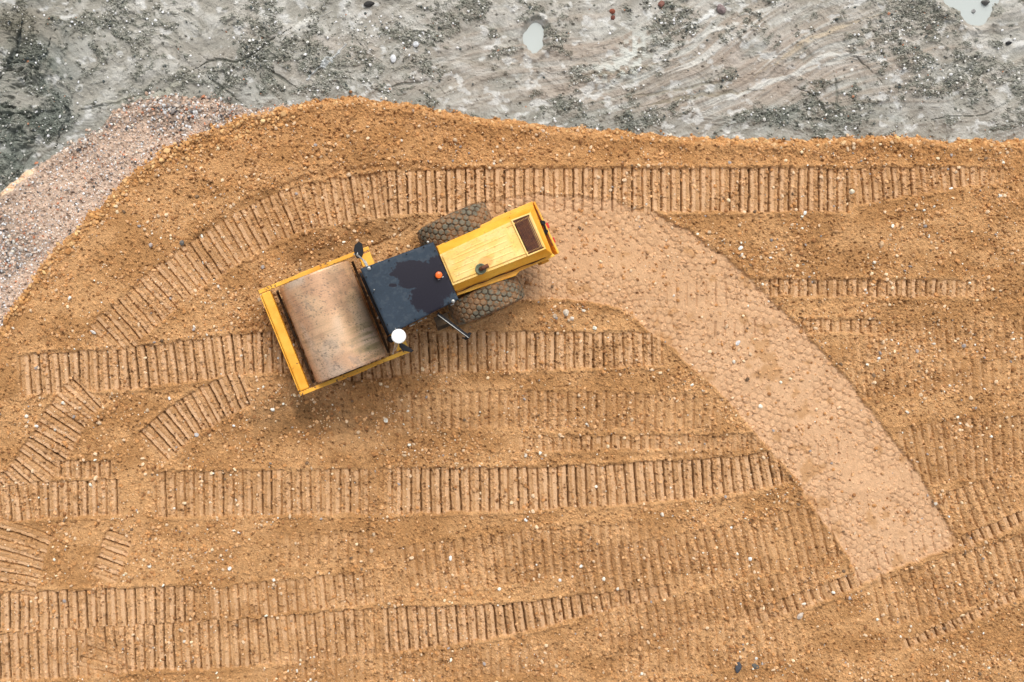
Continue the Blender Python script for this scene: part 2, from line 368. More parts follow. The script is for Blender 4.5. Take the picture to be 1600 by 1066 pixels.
for i_, (pts, hw, c_, k_, dz) in enumerate([
  ([(1120, 164), (1160, 146), (1210, 124), (1245, 112), (1285, 88), (1320, 82), (1356, 87)], 5, pale, .85, .01),
  ([(1048, 76), (1080, 62), (1112, 48), (1150, 38), (1180, 40)], 5, pale, .85, .01),
  ([(1200, 106), (1235, 84), (1262, 62), (1300, 48), (1345, 30), (1362, 26)], 5, beige, .8, .01),
  ([(1165, 22), (1200, 12), (1230, -4)], 4, pale, .8, .01), ([(1080, 36), (1100, 26), (1124, 12)], 7, lin(208, 208, 204), .95, .02), ([(1240, 120), (1280, 104), (1330, 92)], 3, pale, .6, .01),
  ([(900, 120), (960, 112), (1040, 96)], 4, lin(140, 130, 112), .6, -.01), ([(980, 150), (1060, 138), (1150, 122)], 3, lin(120, 112, 92), .6, -.015), ([(1000, 166), (1080, 150), (1180, 140)], 5, lin(128, 118, 96), .6, -.015),
  ([(455, 48), (475, 34), (500, 22)], 7, pale, .8, .02), ([(500, 105), (520, 88)], 8, lin(196, 200, 200), .8, .02), ([(700, 90), (760, 100), (830, 140)], 5, lin(142, 134, 120), .6, -.01),
  ([(300, 108), (335, 92), (372, 96), (400, 80), (420, 62), (444, 47)], 3, dkc, .8, -.06), ([(395, 86), (425, 110), (462, 133)], 4, dkc, .8, -.05),
  ([(118, 170), (160, 163), (200, 154), (240, 142)], 3, dkc, .7, -.05), ([(30, 40), (20, 75), (4, 105)], 5, lin(70, 76, 74), .8, -.08),
  ([(325, 122), (345, 135), (372, 156)], 3, dkc, .8, -.05), ([(1262, 142), (1280, 153), (1292, 176)], 4, dkc, .8, -.06), ([(1308, 118), (1312, 145), (1308, 172)], 3, dkc, .7, -.04),
  ([(1340, 84), (1352, 97), (1368, 114)], 1.6, dkc, .8, -.03), ([(1455, 185), (1490, 180), (1540, 178), (1560, 168)], 2, dkc, .7, -.04), ([(560, 62), (570, 78), (572, 110)], 2.4, dkc, .6, -.03),
  ([(90, 210), (105, 180), (96, 160)], 5, lin(78, 84, 82), .7, -.06), ([(20, 95), (60, 88), (75, 60)], 4, lin(78, 86, 86), .7, -.05),
  ([(600, 135), (640, 128), (700, 122)], 3, dkc, .6, -.04), ([(150, 160), (240, 148), (300, 120)], 6, lin(176, 174, 158), .6, .02)]):
    if c_ is dkc: hw *= .8; k_ *= .75; dz *= .7
    stroke(pts, hw, c_, k_, dz, 900+i_*7)

# ---- gravel bed
Zg = -.02+und+.03*rough+.012*fine
Cg = lin(192, 168, 148)*(.8+.4*vn(X/3, Y/3, 401))[..., None]
dk = sm(.52, .74, fbm((X+Y)/40, (Y-X)/120, 402, 3)*.8+.42*np.exp(-np.clip(Y-Bc, 0, 99)/24)+.45*blob(5, 375, 50, 60)+.3*blob(260, 185, 90, 25))[..., None]
Cg = Cg*(1-.6*dk)+lin(112, 100, 90)*.6*dk

# ---- join, soil lies as a low bank over the clay
dep = Y-Bc
Zall = np.where(isclay, Zc, np.where(isgrav, Zg, Zs))
bank = sm(0, 14, dep)
Zall = np.where(~isclay, Zall*bank+(Zc-.0)*(1-bank)+.05*np.exp(-((dep-16)/9)**2), Zall)
sb = np.exp(-((Y-Gc-8)/7)**2)*(issoil)*(X < 440)
Zall += sb*.035
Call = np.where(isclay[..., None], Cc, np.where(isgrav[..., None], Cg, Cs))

(a, b), S, T, L = band([(-4, 306), (20, 288), (38, 272), (54, 262)], 14, 8)
sv = sm(7, 4.5, np.abs(T+(vn(X[a, b]/9, Y[a, b]/9, 451)-.5)*4))*sm(-2, 8, S)*sm(-2, 8, L-S)
Call[a, b] = Call[a, b]*(1-sv[..., None])+lin(230, 200, 168)*sv[..., None]; Zall[a, b] += .03*sv
sliver = np.zeros_like(X); sliver[a, b] = sv
# ---- milky puddles: hollows in the clay
def puddle_mask(cx, cy, rx, ry, a=0, seed=0):
    c, q = math.cos(math.radians(a)), math.sin(math.radians(a)); dx = X-cx; dy = Y-cy
    r = np.sqrt(((dx*c+dy*q)/rx)**2+((-dx*q+dy*c)/ry)**2)
    return r+(vn(X/14, Y/14, seed)-.5)*.28+(vn(X/5, Y/5, seed+1)-.5)*.07
WL = -.16
pudm = [puddle_mask(836, 55, 17, 24, 8, 501)]
big = np.minimum(puddle_mask(1525, -12, 48, 32, 0, 511), puddle_mask(1530, 12, 26, 28, 0, 513))
pudm.append(big)
for m_ in pudm:
    kk = sm(1.5, .9, m_)
    Zall = Zall*(1-kk)+(WL+.012)*kk
    Zall = Zall-.06*sm(1.03, .85, m_)
    Zall += .05*np.exp(-((m_-1.35)/.22)**2)
# ---- fine clods stamped over everything
def stamp(n, rmin, rmax, hf, dens, seed, ctone, cvar, powr=2.2):
    r_ = np.random.default_rng(seed)
    cx = r_.random(n)*nx; cy = r_.random(n)*ny
    ii, jj = np.clip(cy.astype(int), 5, ny-6), np.clip(cx.astype(int), 5, nx-6)
    keep = r_.random(n) < dens[ii, jj]
    cx, cy, ii, jj = cx[keep], cy[keep], ii[keep], jj[keep]; k = len(cx)
    rad = (rmin+(rmax-rmin)*r_.random(k)**powr)/STEP
    tv = (1+cvar*(r_.random(k)-.5))
    asp = .7+.6*r_.random(k); th = r_.random(k)*3.14
    ct, sn = np.cos(th), np.sin(th)
    D = np.zeros_like(Z); K = np.zeros_like(Z)
    R = int(math.ceil(rmax/STEP*1.3))
    for oy in range(-R, R+1):
        for ox in range(-R, R+1):
            iy = np.clip(ii+oy, 0, ny-1); ix = np.clip(jj+ox, 0, nx-1)
            dx = ix-cx; dy = iy-cy
            u = (dx*ct+dy*sn)/asp; v = (-dx*sn+dy*ct)*asp
            d2 = (u*u+v*v)/(rad*rad)
            h = np.where(d2 < 1, np.sqrt(np.clip(1-d2, 0, 1))*rad*STEP/S0*hf, 0)
            on = h > 0
            np.maximum.at(D, (iy[on], ix[on]), h[on].astype(np.float32))
            K[iy[on], ix[on]] = tv[on]
    return D, K
dens = np.where(issoil, (.35+.65*lumpfac)*(1-.8*flat)*(1-.85*pathm)+.12, 0)+np.where(isclay, cr2*.9+.05, 0)+np.where(isgrav, 1., 0)
D, K = stamp(150000, .9, 2.9, .8, dens*(1-sliver), 5, None, .6)
P_, _ = stamp(90000, .9, 2.4, 1.6, np.clip(dens*(.25+.75*sm(.4, .65, fbm(X/20, Y/20, 455, 3))), 0, 1)*(1-sliver)*(1-.85*pathm)*.55, 6, None, .5)
Zall -= P_
Zall += D
Call = Call*(1-.25*sm(0, .02, P_)[..., None])
Kf = np.where(D > 0, K, 1.)[..., None]
Call = Call*Kf
Z = Zall
# flatten towards the rim so that the far sheets meet it
rim = np.minimum(np.minimum(X-gx[0], gx[-1]-X), np.minimum(Y-gy[0], gy[-1]-Y)); rk = sm(0, 40, rim)
Z = Z*rk
Z[0, :] = Z[-1, :] = 0; Z[:, 0] = Z[:, -1] = 0
Call = np.clip(Call, .004, .85)

WX = (X-NX)/S0; WY = (NY-Y)/S0
VV = np.stack([WX, WY, Z], -1).reshape(-1, 3); CV = Call.reshape(-1, 3)
idx = np.arange(ny*nx).reshape(ny, nx)
Q = np.stack([idx[:-1, :-1], idx[1:, :-1], idx[1:, 1:], idx[:-1, 1:]], -1).reshape(-1, 4)
reg = np.where(isclay, 0, np.where(isgrav, 1, np.where(ispath, 3, 2)))[:-1, :-1].reshape(-1)
m_soil = tone_mat('loose_earth', .95, 70, .16)
m_clay = tone_mat('wet_clay', .75, 60, .12)
m_clay.node_tree.nodes['Principled BSDF'].inputs['Specular IOR Level'].default_value = .35
def split(k, name, mat):
    q = Q[reg == k]; u, inv = np.unique(q, return_inverse=True)
    o = fast_mesh(name, VV[u], inv.reshape(-1, 4), mat, CV[u]); return tag(o, kind='structure')
tag(split(0, 'clay_ground', m_clay), 'grey wet clay with crumbly stony patches above the orange earth', 'ground')
tag(split(1, 'gravel_bed', m_soil), 'pinkish grey gravel bed between the clay and the orange earth', 'ground')
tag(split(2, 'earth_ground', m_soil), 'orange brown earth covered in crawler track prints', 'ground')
tag(split(3, 'rolled_path', m_soil), 'pale curved strip of earth rolled flat behind the roller', 'path')
# far sheets out to the horizon, butted to the rim
x0, x1 = WX[0, 0], WX[0, -1]; y1, y0 = WY[0, 0], WY[-1, 0]; B = 900.
def far(name, quads, c, mat):
    V = np.array([v for q_ in quads for v in q_], float); Fq = np.arange(len(V)).reshape(-1, 4)
    return tag(fast_mesh(name, V, Fq, mat, np.tile(c, (len(V), 1))), kind='structure')
yb = (NY-217)/S0
far('far_earth_ground', [[(-B, -B, 0), (B, -B, 0), (B, y0, 0), (-B, y0, 0)], [(-B, y0, 0), (x0, y0, 0), (x0, yb, 0), (-B, yb, 0)], [(x1, y0, 0), (B, y0, 0), (B, yb, 0), (x1, yb, 0)]], soilA*.9, m_soil)
far('far_clay_ground', [[(-B, y1, 0), (B, y1, 0), (B, B, 0), (-B, B, 0)], [(-B, yb, 0), (x0, yb, 0), (x0, y1, 0), (-B, y1, 0)], [(x1, yb, 0), (B, yb, 0), (B, y1, 0), (x1, y1, 0)]], cA*.85, m_clay)

# puddles
mw, t, b_ = new_mat('milky_water')
b_.inputs['Base Color'].default_value = (*lin(184, 190, 186), 1); b_.inputs['Roughness'].default_value = .12; b_.inputs['IOR'].default_value = 1.33
def puddle(m_, label):
    ok = (m_ < 1.12)[:-1, :-1].reshape(-1); q_ = Q[ok]; u, inv = np.unique(q_, return_inverse=True)
    v = VV[u].copy(); v[:, 2] = WL
    o = fast_mesh('puddle', v, inv.reshape(-1, 4), mw, None, smooth=True)
    tag(o, label, 'puddle', kind='structure')
puddle(pudm[0], 'small oval milky white puddle in the clay near the top middle')
puddle(pudm[1], 'larger milky white puddle at the top right edge of the clay')

# ------------------------------------------------------------ stones (countless: one object per kind of cover)
g_ = (1+5**.5)/2
ICO = np.array([(-1, g_, 0), (1, g_, 0), (-1, -g_, 0), (1, -g_, 0), (0, -1, g_), (0, 1, g_), (0, -1, -g_), (0, 1, -g_), (g_, 0, -1), (g_, 0, 1), (-g_, 0, -1), (-g_, 0, 1)])/math.hypot(1, g_)
ICF = np.array([(0, 11, 5), (0, 5, 1), (0, 1, 7), (0, 7, 10), (0, 10, 11), (1, 5, 9), (5, 11, 4), (11, 10, 2), (10, 7, 6), (7, 1, 8), (3, 9, 4), (3, 4, 2), (3, 2, 6), (3, 6, 8), (3, 8, 9), (4, 9, 5), (2, 4, 11), (6, 2, 10), (8, 6, 7), (9, 8, 1)])
def stones(name, pos, rad, cols, mat, seed, jit=.16, up=.25):
    r_ = np.random.default_rng(seed); n = len(pos)
    sc = np.stack([rad*(.8+.5*r_.random(n)), rad*(.6+.4*r_.random(n)), rad*(.45+.35*r_.random(n))], -1)
    th = r_.random(n)*2*math.pi; c, s = np.cos(th), np.sin(th); tl = (r_.random(n)-.5)*1.2
    P = np.tile(ICO, (n, 1, 1))+(r_.random((n, 12, 3))-.5)*2*jit
    P = P*sc[:, None, :]
    P2 = P.copy(); P2[..., 0] = P[..., 0]*np.cos(tl)[:, None]-P[..., 2]*np.sin(tl)[:, None]; P2[..., 2] = P[..., 0]*np.sin(tl)[:, None]+P[..., 2]*np.cos(tl)[:, None]
    R = np.stack([P2[..., 0]*c[:, None]-P2[..., 1]*s[:, None], P2[..., 0]*s[:, None]+P2[..., 1]*c[:, None], P2[..., 2]], -1)
    R += pos[:, None, :]; R[..., 2] += (sc[:, 2]*up)[:, None]
    Fi = ICF[None]+(np.arange(n)*12)[:, None, None]
    return fast_mesh(name, R.reshape(-1, 3), Fi.reshape(-1, 3), mat, np.repeat(cols, 12, 0))
def scatter(n, dens, seed, box=None):
    r_ = np.random.default_rng(seed)
    cx = r_.random(n)*(nx-2); cy = r_.random(n)*(ny-2)
    ii, jj = cy.astype(int), cx.astype(int)
    k = r_.random(n) < dens[ii, jj]; cx, cy, ii, jj = cx[k], cy[k], ii[k], jj[k]
    fx, fy = cx-jj, cy-ii
    pos = np.stack([WX[0, 0]+cx*STEP/S0, WY[0, 0]-cy*STEP/S0, Z[ii, jj]], -1)
    return pos, ii, jj
m_stone = tone_mat('stone_mix', .8, 90, .15)
m_stone.node_tree.nodes['Principled BSDF'].inputs['Specular IOR Level'].default_value = .4
def palette(n, cols, wts, seed, var=.25):
    r_ = np.random.default_rng(seed); i = r_.choice(len(cols), n, p=np.array(wts)/sum(wts))
    return np.clip(np.array(cols)[i]*(1+var*(r_.random((n, 1))-.5)*2), .01, .8)
edge_s = 1.6*np.exp(-((Y-Gc-11)/15)**2)*(X < 460)+.7*np.exp(-((dep-7)/7)**2)*(X > 420)
clus = sm(.42, .66, fbm(X/48, Y/36, 601, 3))
edge_s = np.clip(edge_s*1.3, 0, 2)
d1 = np.where(issoil, (.12+.6*clus)*(1-.5*inside)*(1-.72*pathm)+.03+1.0*edge_s, 0)+np.where(isgrav, .8*np.exp(-((Gc-Y)/6)**2), 0)+np.where(isclay, .5*np.exp(-((Bc-Y)/3)**2)*(X > 440), 0)
pos, ii, jj = scatter(190000, np.clip(d1, 0, 1), 602); n = len(pos); r_ = np.random.default_rng(603)
rad = (.95+2.7*r_.random(n)**4.8+2.2*np.clip(edge_s[ii, jj], 0, 1)*r_.random(n)**1.5)/S0
cl = palette(n, [lin(186, 134, 82), lin(206, 160, 112), lin(222, 192, 156), lin(236, 226, 208), lin(160, 150, 144), lin(150, 104, 62), lin(120, 96, 72)], [34, 32, 17, 3, 2, 18, 2], 604, .22)
e_ = np.clip(edge_s[ii, jj], 0, 1)[:, None]*.75; cl = cl*(1-e_)+palette(n, [lin(204, 152, 92), lin(222, 180, 124), lin(176, 124, 70)], [3, 2, 2], 605)*e_
tag(stones('pebbles', pos, rad, cl, m_stone, 606, .18, .45), 'tan and cream pebbles strewn over the orange earth', 'pebbles', kind='stuff')
pos, ii, jj = scatter(420000, (1-sliver)*np.where(isgrav, .95*sm(-2, 6, Y-Bc+2), 0)+np.where(issoil & (X < 460), .25*np.exp(-((Y-Gc)/6)**2), 0)+np.where(isclay & (X < 460), .5*np.exp(-((Y-Bc)/5)**2), 0), 612); n = len(pos)
dkv = dk[ii, jj, 0]
rad = (.7+1.7*r_.random(n)**5+2.2*dkv*r_.random(n)**2)/S0
cl = palette(n, [lin(206, 174, 150), lin(220, 204, 188), lin(240, 240, 238), lin(164, 156, 150), lin(84, 82, 82), lin(196, 130, 96), lin(176, 160, 150)], [30, 26, 19, 12, 8, 7, 16], 613)
cl *= (1-.15*dkv)[:, None]
tag(stones('gravel', pos, rad, cl, m_stone, 614, .2, .05), 'fine pinkish and white gravel spread between clay and orange earth', 'gravel', kind='stuff')
pat = .9*blob(372, 55, 24, 12)+1.3*blob(345, 108, 34, 9, 1, -12)+1.1*blob(392, 82, 14, 26, 1, 30)+.5*blob(560, 40, 70, 25)+.45*blob(1440, 110, 60, 40)
d3 = np.where(isclay, np.clip(cr2*.48+.03+pat*.9, 0, 1), 0)
for m_ in pudm: d3 = d3*(m_ > 1.15)
pos, ii, jj = scatter(230000, d3*(1-sliver), 622); n = len(pos)
rad = (.7+2.0*r_.random(n)**3.5)/S0
cl = palette(n, [lin(150, 146, 134), lin(206, 204, 196), lin(240, 240, 238), lin(110, 112, 102), lin(72, 78, 76), lin(170, 120, 92)], [22, 22, 15, 18, 12, 1.5], 623)
tag(stones('clay_crumbs', pos, rad, cl, m_stone, 624, .2, .1), 'grey and white stone crumbs scattered over the wet clay', 'stone crumbs', kind='stuff')

# ------------------------------------------------------------ single rocks one can tell apart
def zat(px, py):
    j = int((px+M)/STEP); i = int((py+M)/STEP); return float(Z[i, j])
def rock(px, py, r, col, label, ax=1.2, ay=.9, az=.6, seed=1, cat='stone'):
    r_ = random.Random(seed)
    bm = bmesh.new(); bmesh.ops.create_icosphere(bm, subdivisions=3, radius=1)
    dirs = [Vector((r_.uniform(-1, 1), r_.uniform(-1, 1), r_.uniform(-1, 1))).normalized() for _ in range(9)]
    cut = [r_.uniform(.62, .92) for _ in dirs]
    for v in bm.verts:
        for d_, c_ in zip(dirs, cut):
            k = v.co.dot(d_)
            if k > c_: v.co -= d_*(k-c_)*.85
        v.co = Vector((v.co.x*ax, v.co.y*ay, v.co.z*az))*r/S0
        v.co *= 1+r_.uniform(-.02, .02)
    me = bpy.data.meshes.new('rock'); bm.to_mesh(me); bm.free()
    m, t, b = new_mat('rock_'+str(seed))
    no = N(t, 'ShaderNodeTexNoise', Scale=22.0, Detail=8.0); tc = N(t, 'ShaderNodeTexCoord'); t.links.new(tc.outputs['Object'], no.inputs['Vector'])
    cr_ = N(t, 'ShaderNodeValToRGB'); cr_.color_ramp.elements[0].position = .3; cr_.color_ramp.elements[1].position = .7
    cr_.color_ramp.elements[0].color = (*np.clip(col*.62, 0, 1), 1); cr_.color_ramp.elements[1].color = (*np.clip(col*1.2, 0, .9), 1)
    t.links.new(no.outputs['Fac'], cr_.inputs[0]); t.links.new(cr_.outputs[0], b.inputs['Base Color'])
    bp = N(t, 'ShaderNodeBump', Strength=.6, Distance=.01); t.links.new(no.outputs['Fac'], bp.inputs['Height']); t.links.new(bp.outputs[0], b.inputs['Normal'])
    b.inputs['Roughness'].default_value = .8
    me.materials.append(m)
    o = bpy.data.objects.new('rock', me); COL.objects.link(o)
    x, y = G(px, py); o.location = (x, y, zat(px, py)+r/S0*az*.35); o.rotation_euler.z = r_.uniform(0, 6.28)
    return tag(o, label, cat, 'single rocks lying on the site')
rock(1130, 12, 8, lin(132, 116, 114), 'mauve rounded rock in the clay at the upper edge of the photo', 1.1, .95, .7, 1)
rock(1035, 5, 5.5, lin(128, 86, 74), 'dull red rock touching the top edge of the photo', 1, 1.1, .7, 2)
rock(959, 15, 4.2, lin(140, 76, 54), 'orange red rock chunk, uppermost of a pair in the clay', 1, 1.1, .7, 3)
rock(960, 25, 3.8, lin(112, 60, 46), 'dark red rock chunk just below its orange neighbour in the clay', 1, 1.1, .7, 4)
rock(1453, 42, 5, lin(128, 118, 106), 'brown grey rounded rock left of the larger puddle', 1.1, 1, .8, 5)
rock(1546, 1, 6, lin(110, 108, 104), 'dark wet rock standing in the larger puddle at the top edge', 1.1, .8, 1.5, 6)
rock(1528, 14, 3.6, lin(150, 150, 148), 'small pale grey rock poking out of the larger puddle', 1, .9, 1.7, 7)
rock(1582, 65, 4, lin(34, 34, 36), 'small dark hole in pale clay below the larger puddle, made as a black rock', .8, 1.2, .8, 8)  # black rock standing in for a dark hole
rock(884, 489, 5, lin(214, 200, 180), 'cream angular rock, biggest of the cluster below the roller tail', 1, 1.2, .8, 9)
rock(893, 498, 3.4, lin(220, 206, 190), 'pale rock at the lower right of the cluster below the roller tail', 1, 1.1, .8, 10)
rock(866, 494, 3.6, lin(196, 172, 144), 'tan rock at the left end of the cluster below the roller tail', 1, 1.1, .8, 11)
rock(1153, 536, 4, lin(238, 236, 232), 'bright white rock in the middle of the pale rolled strip', 1.2, .8, .7, 12)
rock(1152, 1042, 6.5, lin(70, 72, 78), 'larger dark plastic scrap near the bottom edge, shaped as a rock', 1.4, .8, .5, 13)  # this and the next: plastic scraps given a rock's shape
rock(1179, 1040, 5, lin(92, 90, 84), 'smaller dark plastic scrap just right of the larger one, shaped as a rock', .9, 1.2, .5, 14)
rock(615, 90, 6, lin(216, 218, 220), 'smooth white oval rock in the clay above the roller', .8, 1.2, .5, 15)
rock(650, 68, 4.6, lin(210, 212, 214), 'small white round rock in the clay up right of the oval one', 1, 1, .5, 16)
rock(577, 3, 6, lin(44, 42, 40), 'black lump at the top edge of the clay', 1.5, .8, .6, 17)
rock(285, 380, 4.2, lin(110, 106, 100), 'dark grey rock beside the curving track prints on the left', 1, 1, .8, 18)
rock(146, 519, 4, lin(206, 200, 192), 'whitish elongated rock where the left track prints meet', .6, 1.4, .7, 19)
rock(307, 680, 4, lin(196, 192, 190), 'light grey rock beside the short slanting track prints', 1, 1, .8, 20)
rock(1330, 300, 4.2, lin(232, 216, 190), 'pale rock by the right part of the upper track prints', 1, 1, .8, 21)
rock(603, 657, 3.6, lin(236, 222, 206), 'pale pebble sized rock on the earth below the roller cab', 1, 1, .8, 22)
rock(1375, 382, 5, lin(206, 172, 132), 'tan rock right of the top of the rolled strip', .9, 1.1, .8, 23)
rock(1250, 962, 5.2, lin(198, 182, 166), 'beige oval rock below the lower right row of prints', 1.3, .8, .6, 24)

# ------------------------------------------------------------ the road roller
DX, DY = G(520, 503, .85)
A1 = math.radians(21.85); A2 = math.radians(1.7)     # heading of the drum half; slight steer of the tractor half
def Lc(px, py, z):
    x, y = G(px, py, z); x -= DX; y -= DY
    return x*math.cos(A1)+y*math.sin(A1), -x*math.sin(A1)+y*math.cos(A1)
ROLL = bpy.data.objects.new('road_roller', None); COL.objects.link(ROLL)
ZB = float(np.median(Z[int((503+M)/STEP)-20:int((503+M)/STEP)+20, int((520+M)/STEP)-20:int((520+M)/STEP)+20]))
ROLL.location = (DX, DY, 0); ROLL.rotation_euler.z = A1
tag(ROLL, 'yellow single drum road roller with dark blue cab roof and tan dusty drum', 'road roller')

def paint(name, c1, c2, scale=3.0, rough=.4, spots=None, spotc=(.05, .03, .02), spotthr=.68, fine=.08):
    m, t, b = new_mat(name)
    tc = N(t, 'ShaderNodeTexCoord'); n1 = N(t, 'ShaderNodeTexNoise', Scale=scale, Detail=6.0); n2 = N(t, 'ShaderNodeTexNoise', Scale=38.0, Detail=8.0)
    t.links.new(tc.outputs['Object'], n1.inputs['Vector']); t.links.new(tc.outputs['Object'], n2.inputs['Vector'])
    r = N(t, 'ShaderNodeValToRGB'); r.color_ramp.elements[0].position = .35; r.color_ramp.elements[1].position = .68
    r.color_ramp.elements[0].color = (*c1, 1); r.color_ramp.elements[1].color = (*c2, 1)
    t.links.new(n1.outputs['Fac'], r.inputs[0]); out = r.outputs[0]
    if spots:
        s = N(t, 'ShaderNodeMapRange'); s.inputs['From Min'].default_value = spotthr-.02; s.inputs['From Max'].default_value = spotthr+.03
        n3 = N(t, 'ShaderNodeTexNoise', Scale=spots, Detail=5.0); t.links.new(tc.outputs['Object'], n3.inputs['Vector'])
        t.links.new(n3.outputs['Fac'], s.inputs['Value'])
        mx = N(t, 'ShaderNodeMix', data_type='RGBA'); mx.inputs['B'].default_value = (*spotc, 1)
        t.links.new(s.outputs[0], mx.inputs['Factor']); t.links.new(out, mx.inputs['A']); out = mx.outputs['Result']
    vm = N(t, 'ShaderNodeVectorMath', operation='SCALE'); mr = N(t, 'ShaderNodeMapRange')
    mr.inputs['To Min'].default_value = 1-2*fine; mr.inputs['To Max'].default_value = 1+2*fine
    t.links.new(n2.outputs['Fac'], mr.inputs['Value']); t.links.new(out, vm.inputs[0]); t.links.new(mr.outputs[0], vm.inputs['Scale'])
    t.links.new(vm.outputs[0], b.inputs['Base Color'])
    r2 = N(t, 'ShaderNodeMapRange'); r2.inputs['To Min'].default_value = rough-.1; r2.inputs['To Max'].default_value = rough+.25
    t.links.new(n1.outputs['Fac'], r2.inputs['Value']); t.links.new(r2.outputs[0], b.inputs['Roughness'])
    return m
YEL = paint('yellow_paint', lin(230, 158, 36), lin(244, 188, 70), 2.5, .42, 9.0, lin(110, 62, 24), .70)
FAD_SHEEN = paint('faded_sheen_paint', lin(240, 190, 92), lin(246, 214, 138), 1.6, .5, None, fine=.03)  # fading and dust, with sky sheen mixed into the colour
BLK = paint('black_paint', lin(26, 26, 30), lin(38, 38, 40), 4, .6); BLK.node_tree.nodes['Principled BSDF'].inputs['Specular IOR Level'].default_value = .25
STEEL = paint('bare_steel', lin(150, 150, 146), lin(190, 190, 186), 9, .35)
STEEL.node_tree.nodes['Principled BSDF'].inputs['Metallic'].default_value = .6
RUST = paint('rusty_steel', lin(84, 46, 30), lin(118, 72, 46), 14, .7)
DUSTY = paint('dusty_chassis', lin(58, 50, 40), lin(104, 82, 58), 5, .8)
WHITE = paint('white_plastic', lin(228, 228, 226), lin(240, 240, 238), 6, .4, fine=.02)
ORG = paint('orange_lens', lin(232, 98, 24), lin(240, 112, 34), 6, .25, fine=.02)
RED = paint('red_lens', lin(190, 40, 24), lin(204, 50, 30), 6, .3, fine=.02)
GREENISH = paint('verdigris_metal', lin(92, 104, 84), lin(128, 132, 108), 12, .6)
GL, t, b = new_mat('tinted_glass'); b.inputs['Base Color'].default_value = (.25, .3, .3, 1); b.inputs['Roughness'].default_value = .05; b.inputs['Transmission Weight'].default_value = .85; b.inputs['IOR'].default_value = 1.2

def rot2(x, y, on=True):
    """swing about the articulation joint"""
    if not on: return x, y
    px0 = 1.55; c, s = math.cos(A2), math.sin(A2)
    return px0+(x-px0)*c-y*s, (x-px0)*s+y*c
class MB:
    def __init__(self): self.v = []; self.f = []
    def add(self, vs, fs):
        n = len(self.v); self.v += [tuple(v) for v in vs]; self.f += [[i+n for i in f] for f in fs]
    def box(self, x0, x1, y0, y1, z0, z1, rear=False):
        pts = [(x0, y0), (x1, y0), (x1, y1), (x0, y1)]
        pts = [rot2(*p_, rear) for p_ in pts]; self.prism(pts, z0, z1)
    def prism(self, pts, z0, z1, top=None):
        n = len(pts); top = top or pts
        ar = sum(pts[i][0]*pts[(i+1) % n][1]-pts[(i+1) % n][0]*pts[i][1] for i in range(n))
        if ar < 0: pts = pts[::-1]; top = top[::-1]; 
        zt = z1 if isinstance(z1, (list, tuple)) else [z1]*n
        if ar < 0: zt = zt[::-1]
        self.add([(*p_, z0) for p_ in pts]+[(*p_, z_) for p_, z_ in zip(top, zt)],
                 [list(range(n))[::-1], list(range(n, 2*n))]+[[i, (i+1) % n, n+(i+1) % n, n+i] for i in range(n)])
    def tube(self, path, r, n=10):
        path = [Vector(p_) for p_ in path]; rings = []
        for i, p_ in enumerate(path):
            d_ = (path[min(i+1, len(path)-1)]-path[max(i-1, 0)]).normalized()
            u = d_.orthogonal().normalized() if abs(d_.z) < .95 else Vector((1, 0, 0)); u = (u-d_*u.dot(d_)).normalized(); w_ = d_.cross(u)
            if i and rings:
                pu = rings[-1][1]; u = (pu-d_*pu.dot(d_)).normalized(); w_ = d_.cross(u)
            rr = r[i] if isinstance(r, (list, tuple)) else r
            rings.append(([p_+(u*math.cos(a_)+w_*math.sin(a_))*rr for a_ in [2*math.pi*k/n for k in range(n)]], u))
        vs = [v for rg, _ in rings for v in rg]; fs = []
        for i in range(len(path)-1):
            for k in range(n): fs.append([i*n+k, i*n+(k+1) % n, (i+1)*n+(k+1) % n, (i+1)*n+k])
        fs.append(list(range(n))[::-1]); fs.append([(len(path)-1)*n+k for k in range(n)])
        self.add(vs, fs)
    def lathe(self, prof, c, axis='z', n=32):
        vs = []
        for r, h in prof:
            for k in range(n):
                a_ = 2*math.pi*k/n; p_ = (r*math.cos(a_), r*math.sin(a_), h)
                if axis == 'y': p_ = (p_[0], h, p_[1])
                if axis == 'x': p_ = (h, p_[0], p_[1])
                vs.append((p_[0]+c[0], p_[1]+c[1], p_[2]+c[2]))
        fs = [[i*n+k, i*n+(k+1) % n, (i+1)*n+(k+1) % n, (i+1)*n+k] for i in range(len(prof)-1) for k in range(n)]
        fs.append(list(range(n))[::-1]); fs.append([(len(prof)-1)*n+k for k in range(n)])
        self.add(vs, fs)
    def build(self, name, mat, parent, bevel=0, smooth=False, label=None):
        me = bpy.data.meshes.new(name); me.from_pydata(self.v, [], self.f)
        bm = bmesh.new(); bm.from_mesh(me); bmesh.ops.recalc_face_normals(bm, faces=bm.faces); bm.to_mesh(me); bm.free()
        me.materials.append(mat); o = bpy.data.objects.new(name, me); COL.objects.link(o); o.parent = parent
        if smooth:
            for p_ in me.polygons: p_.use_smooth = len(p_.vertices) == 4
        if bevel:
            md = o.modifiers.new('bevel', 'BEVEL'); md.width = bevel; md.segments = 2; md.limit_method = 'ANGLE'; md.angle_limit = math.radians(35)
        if label: o['label'] = label
        return o

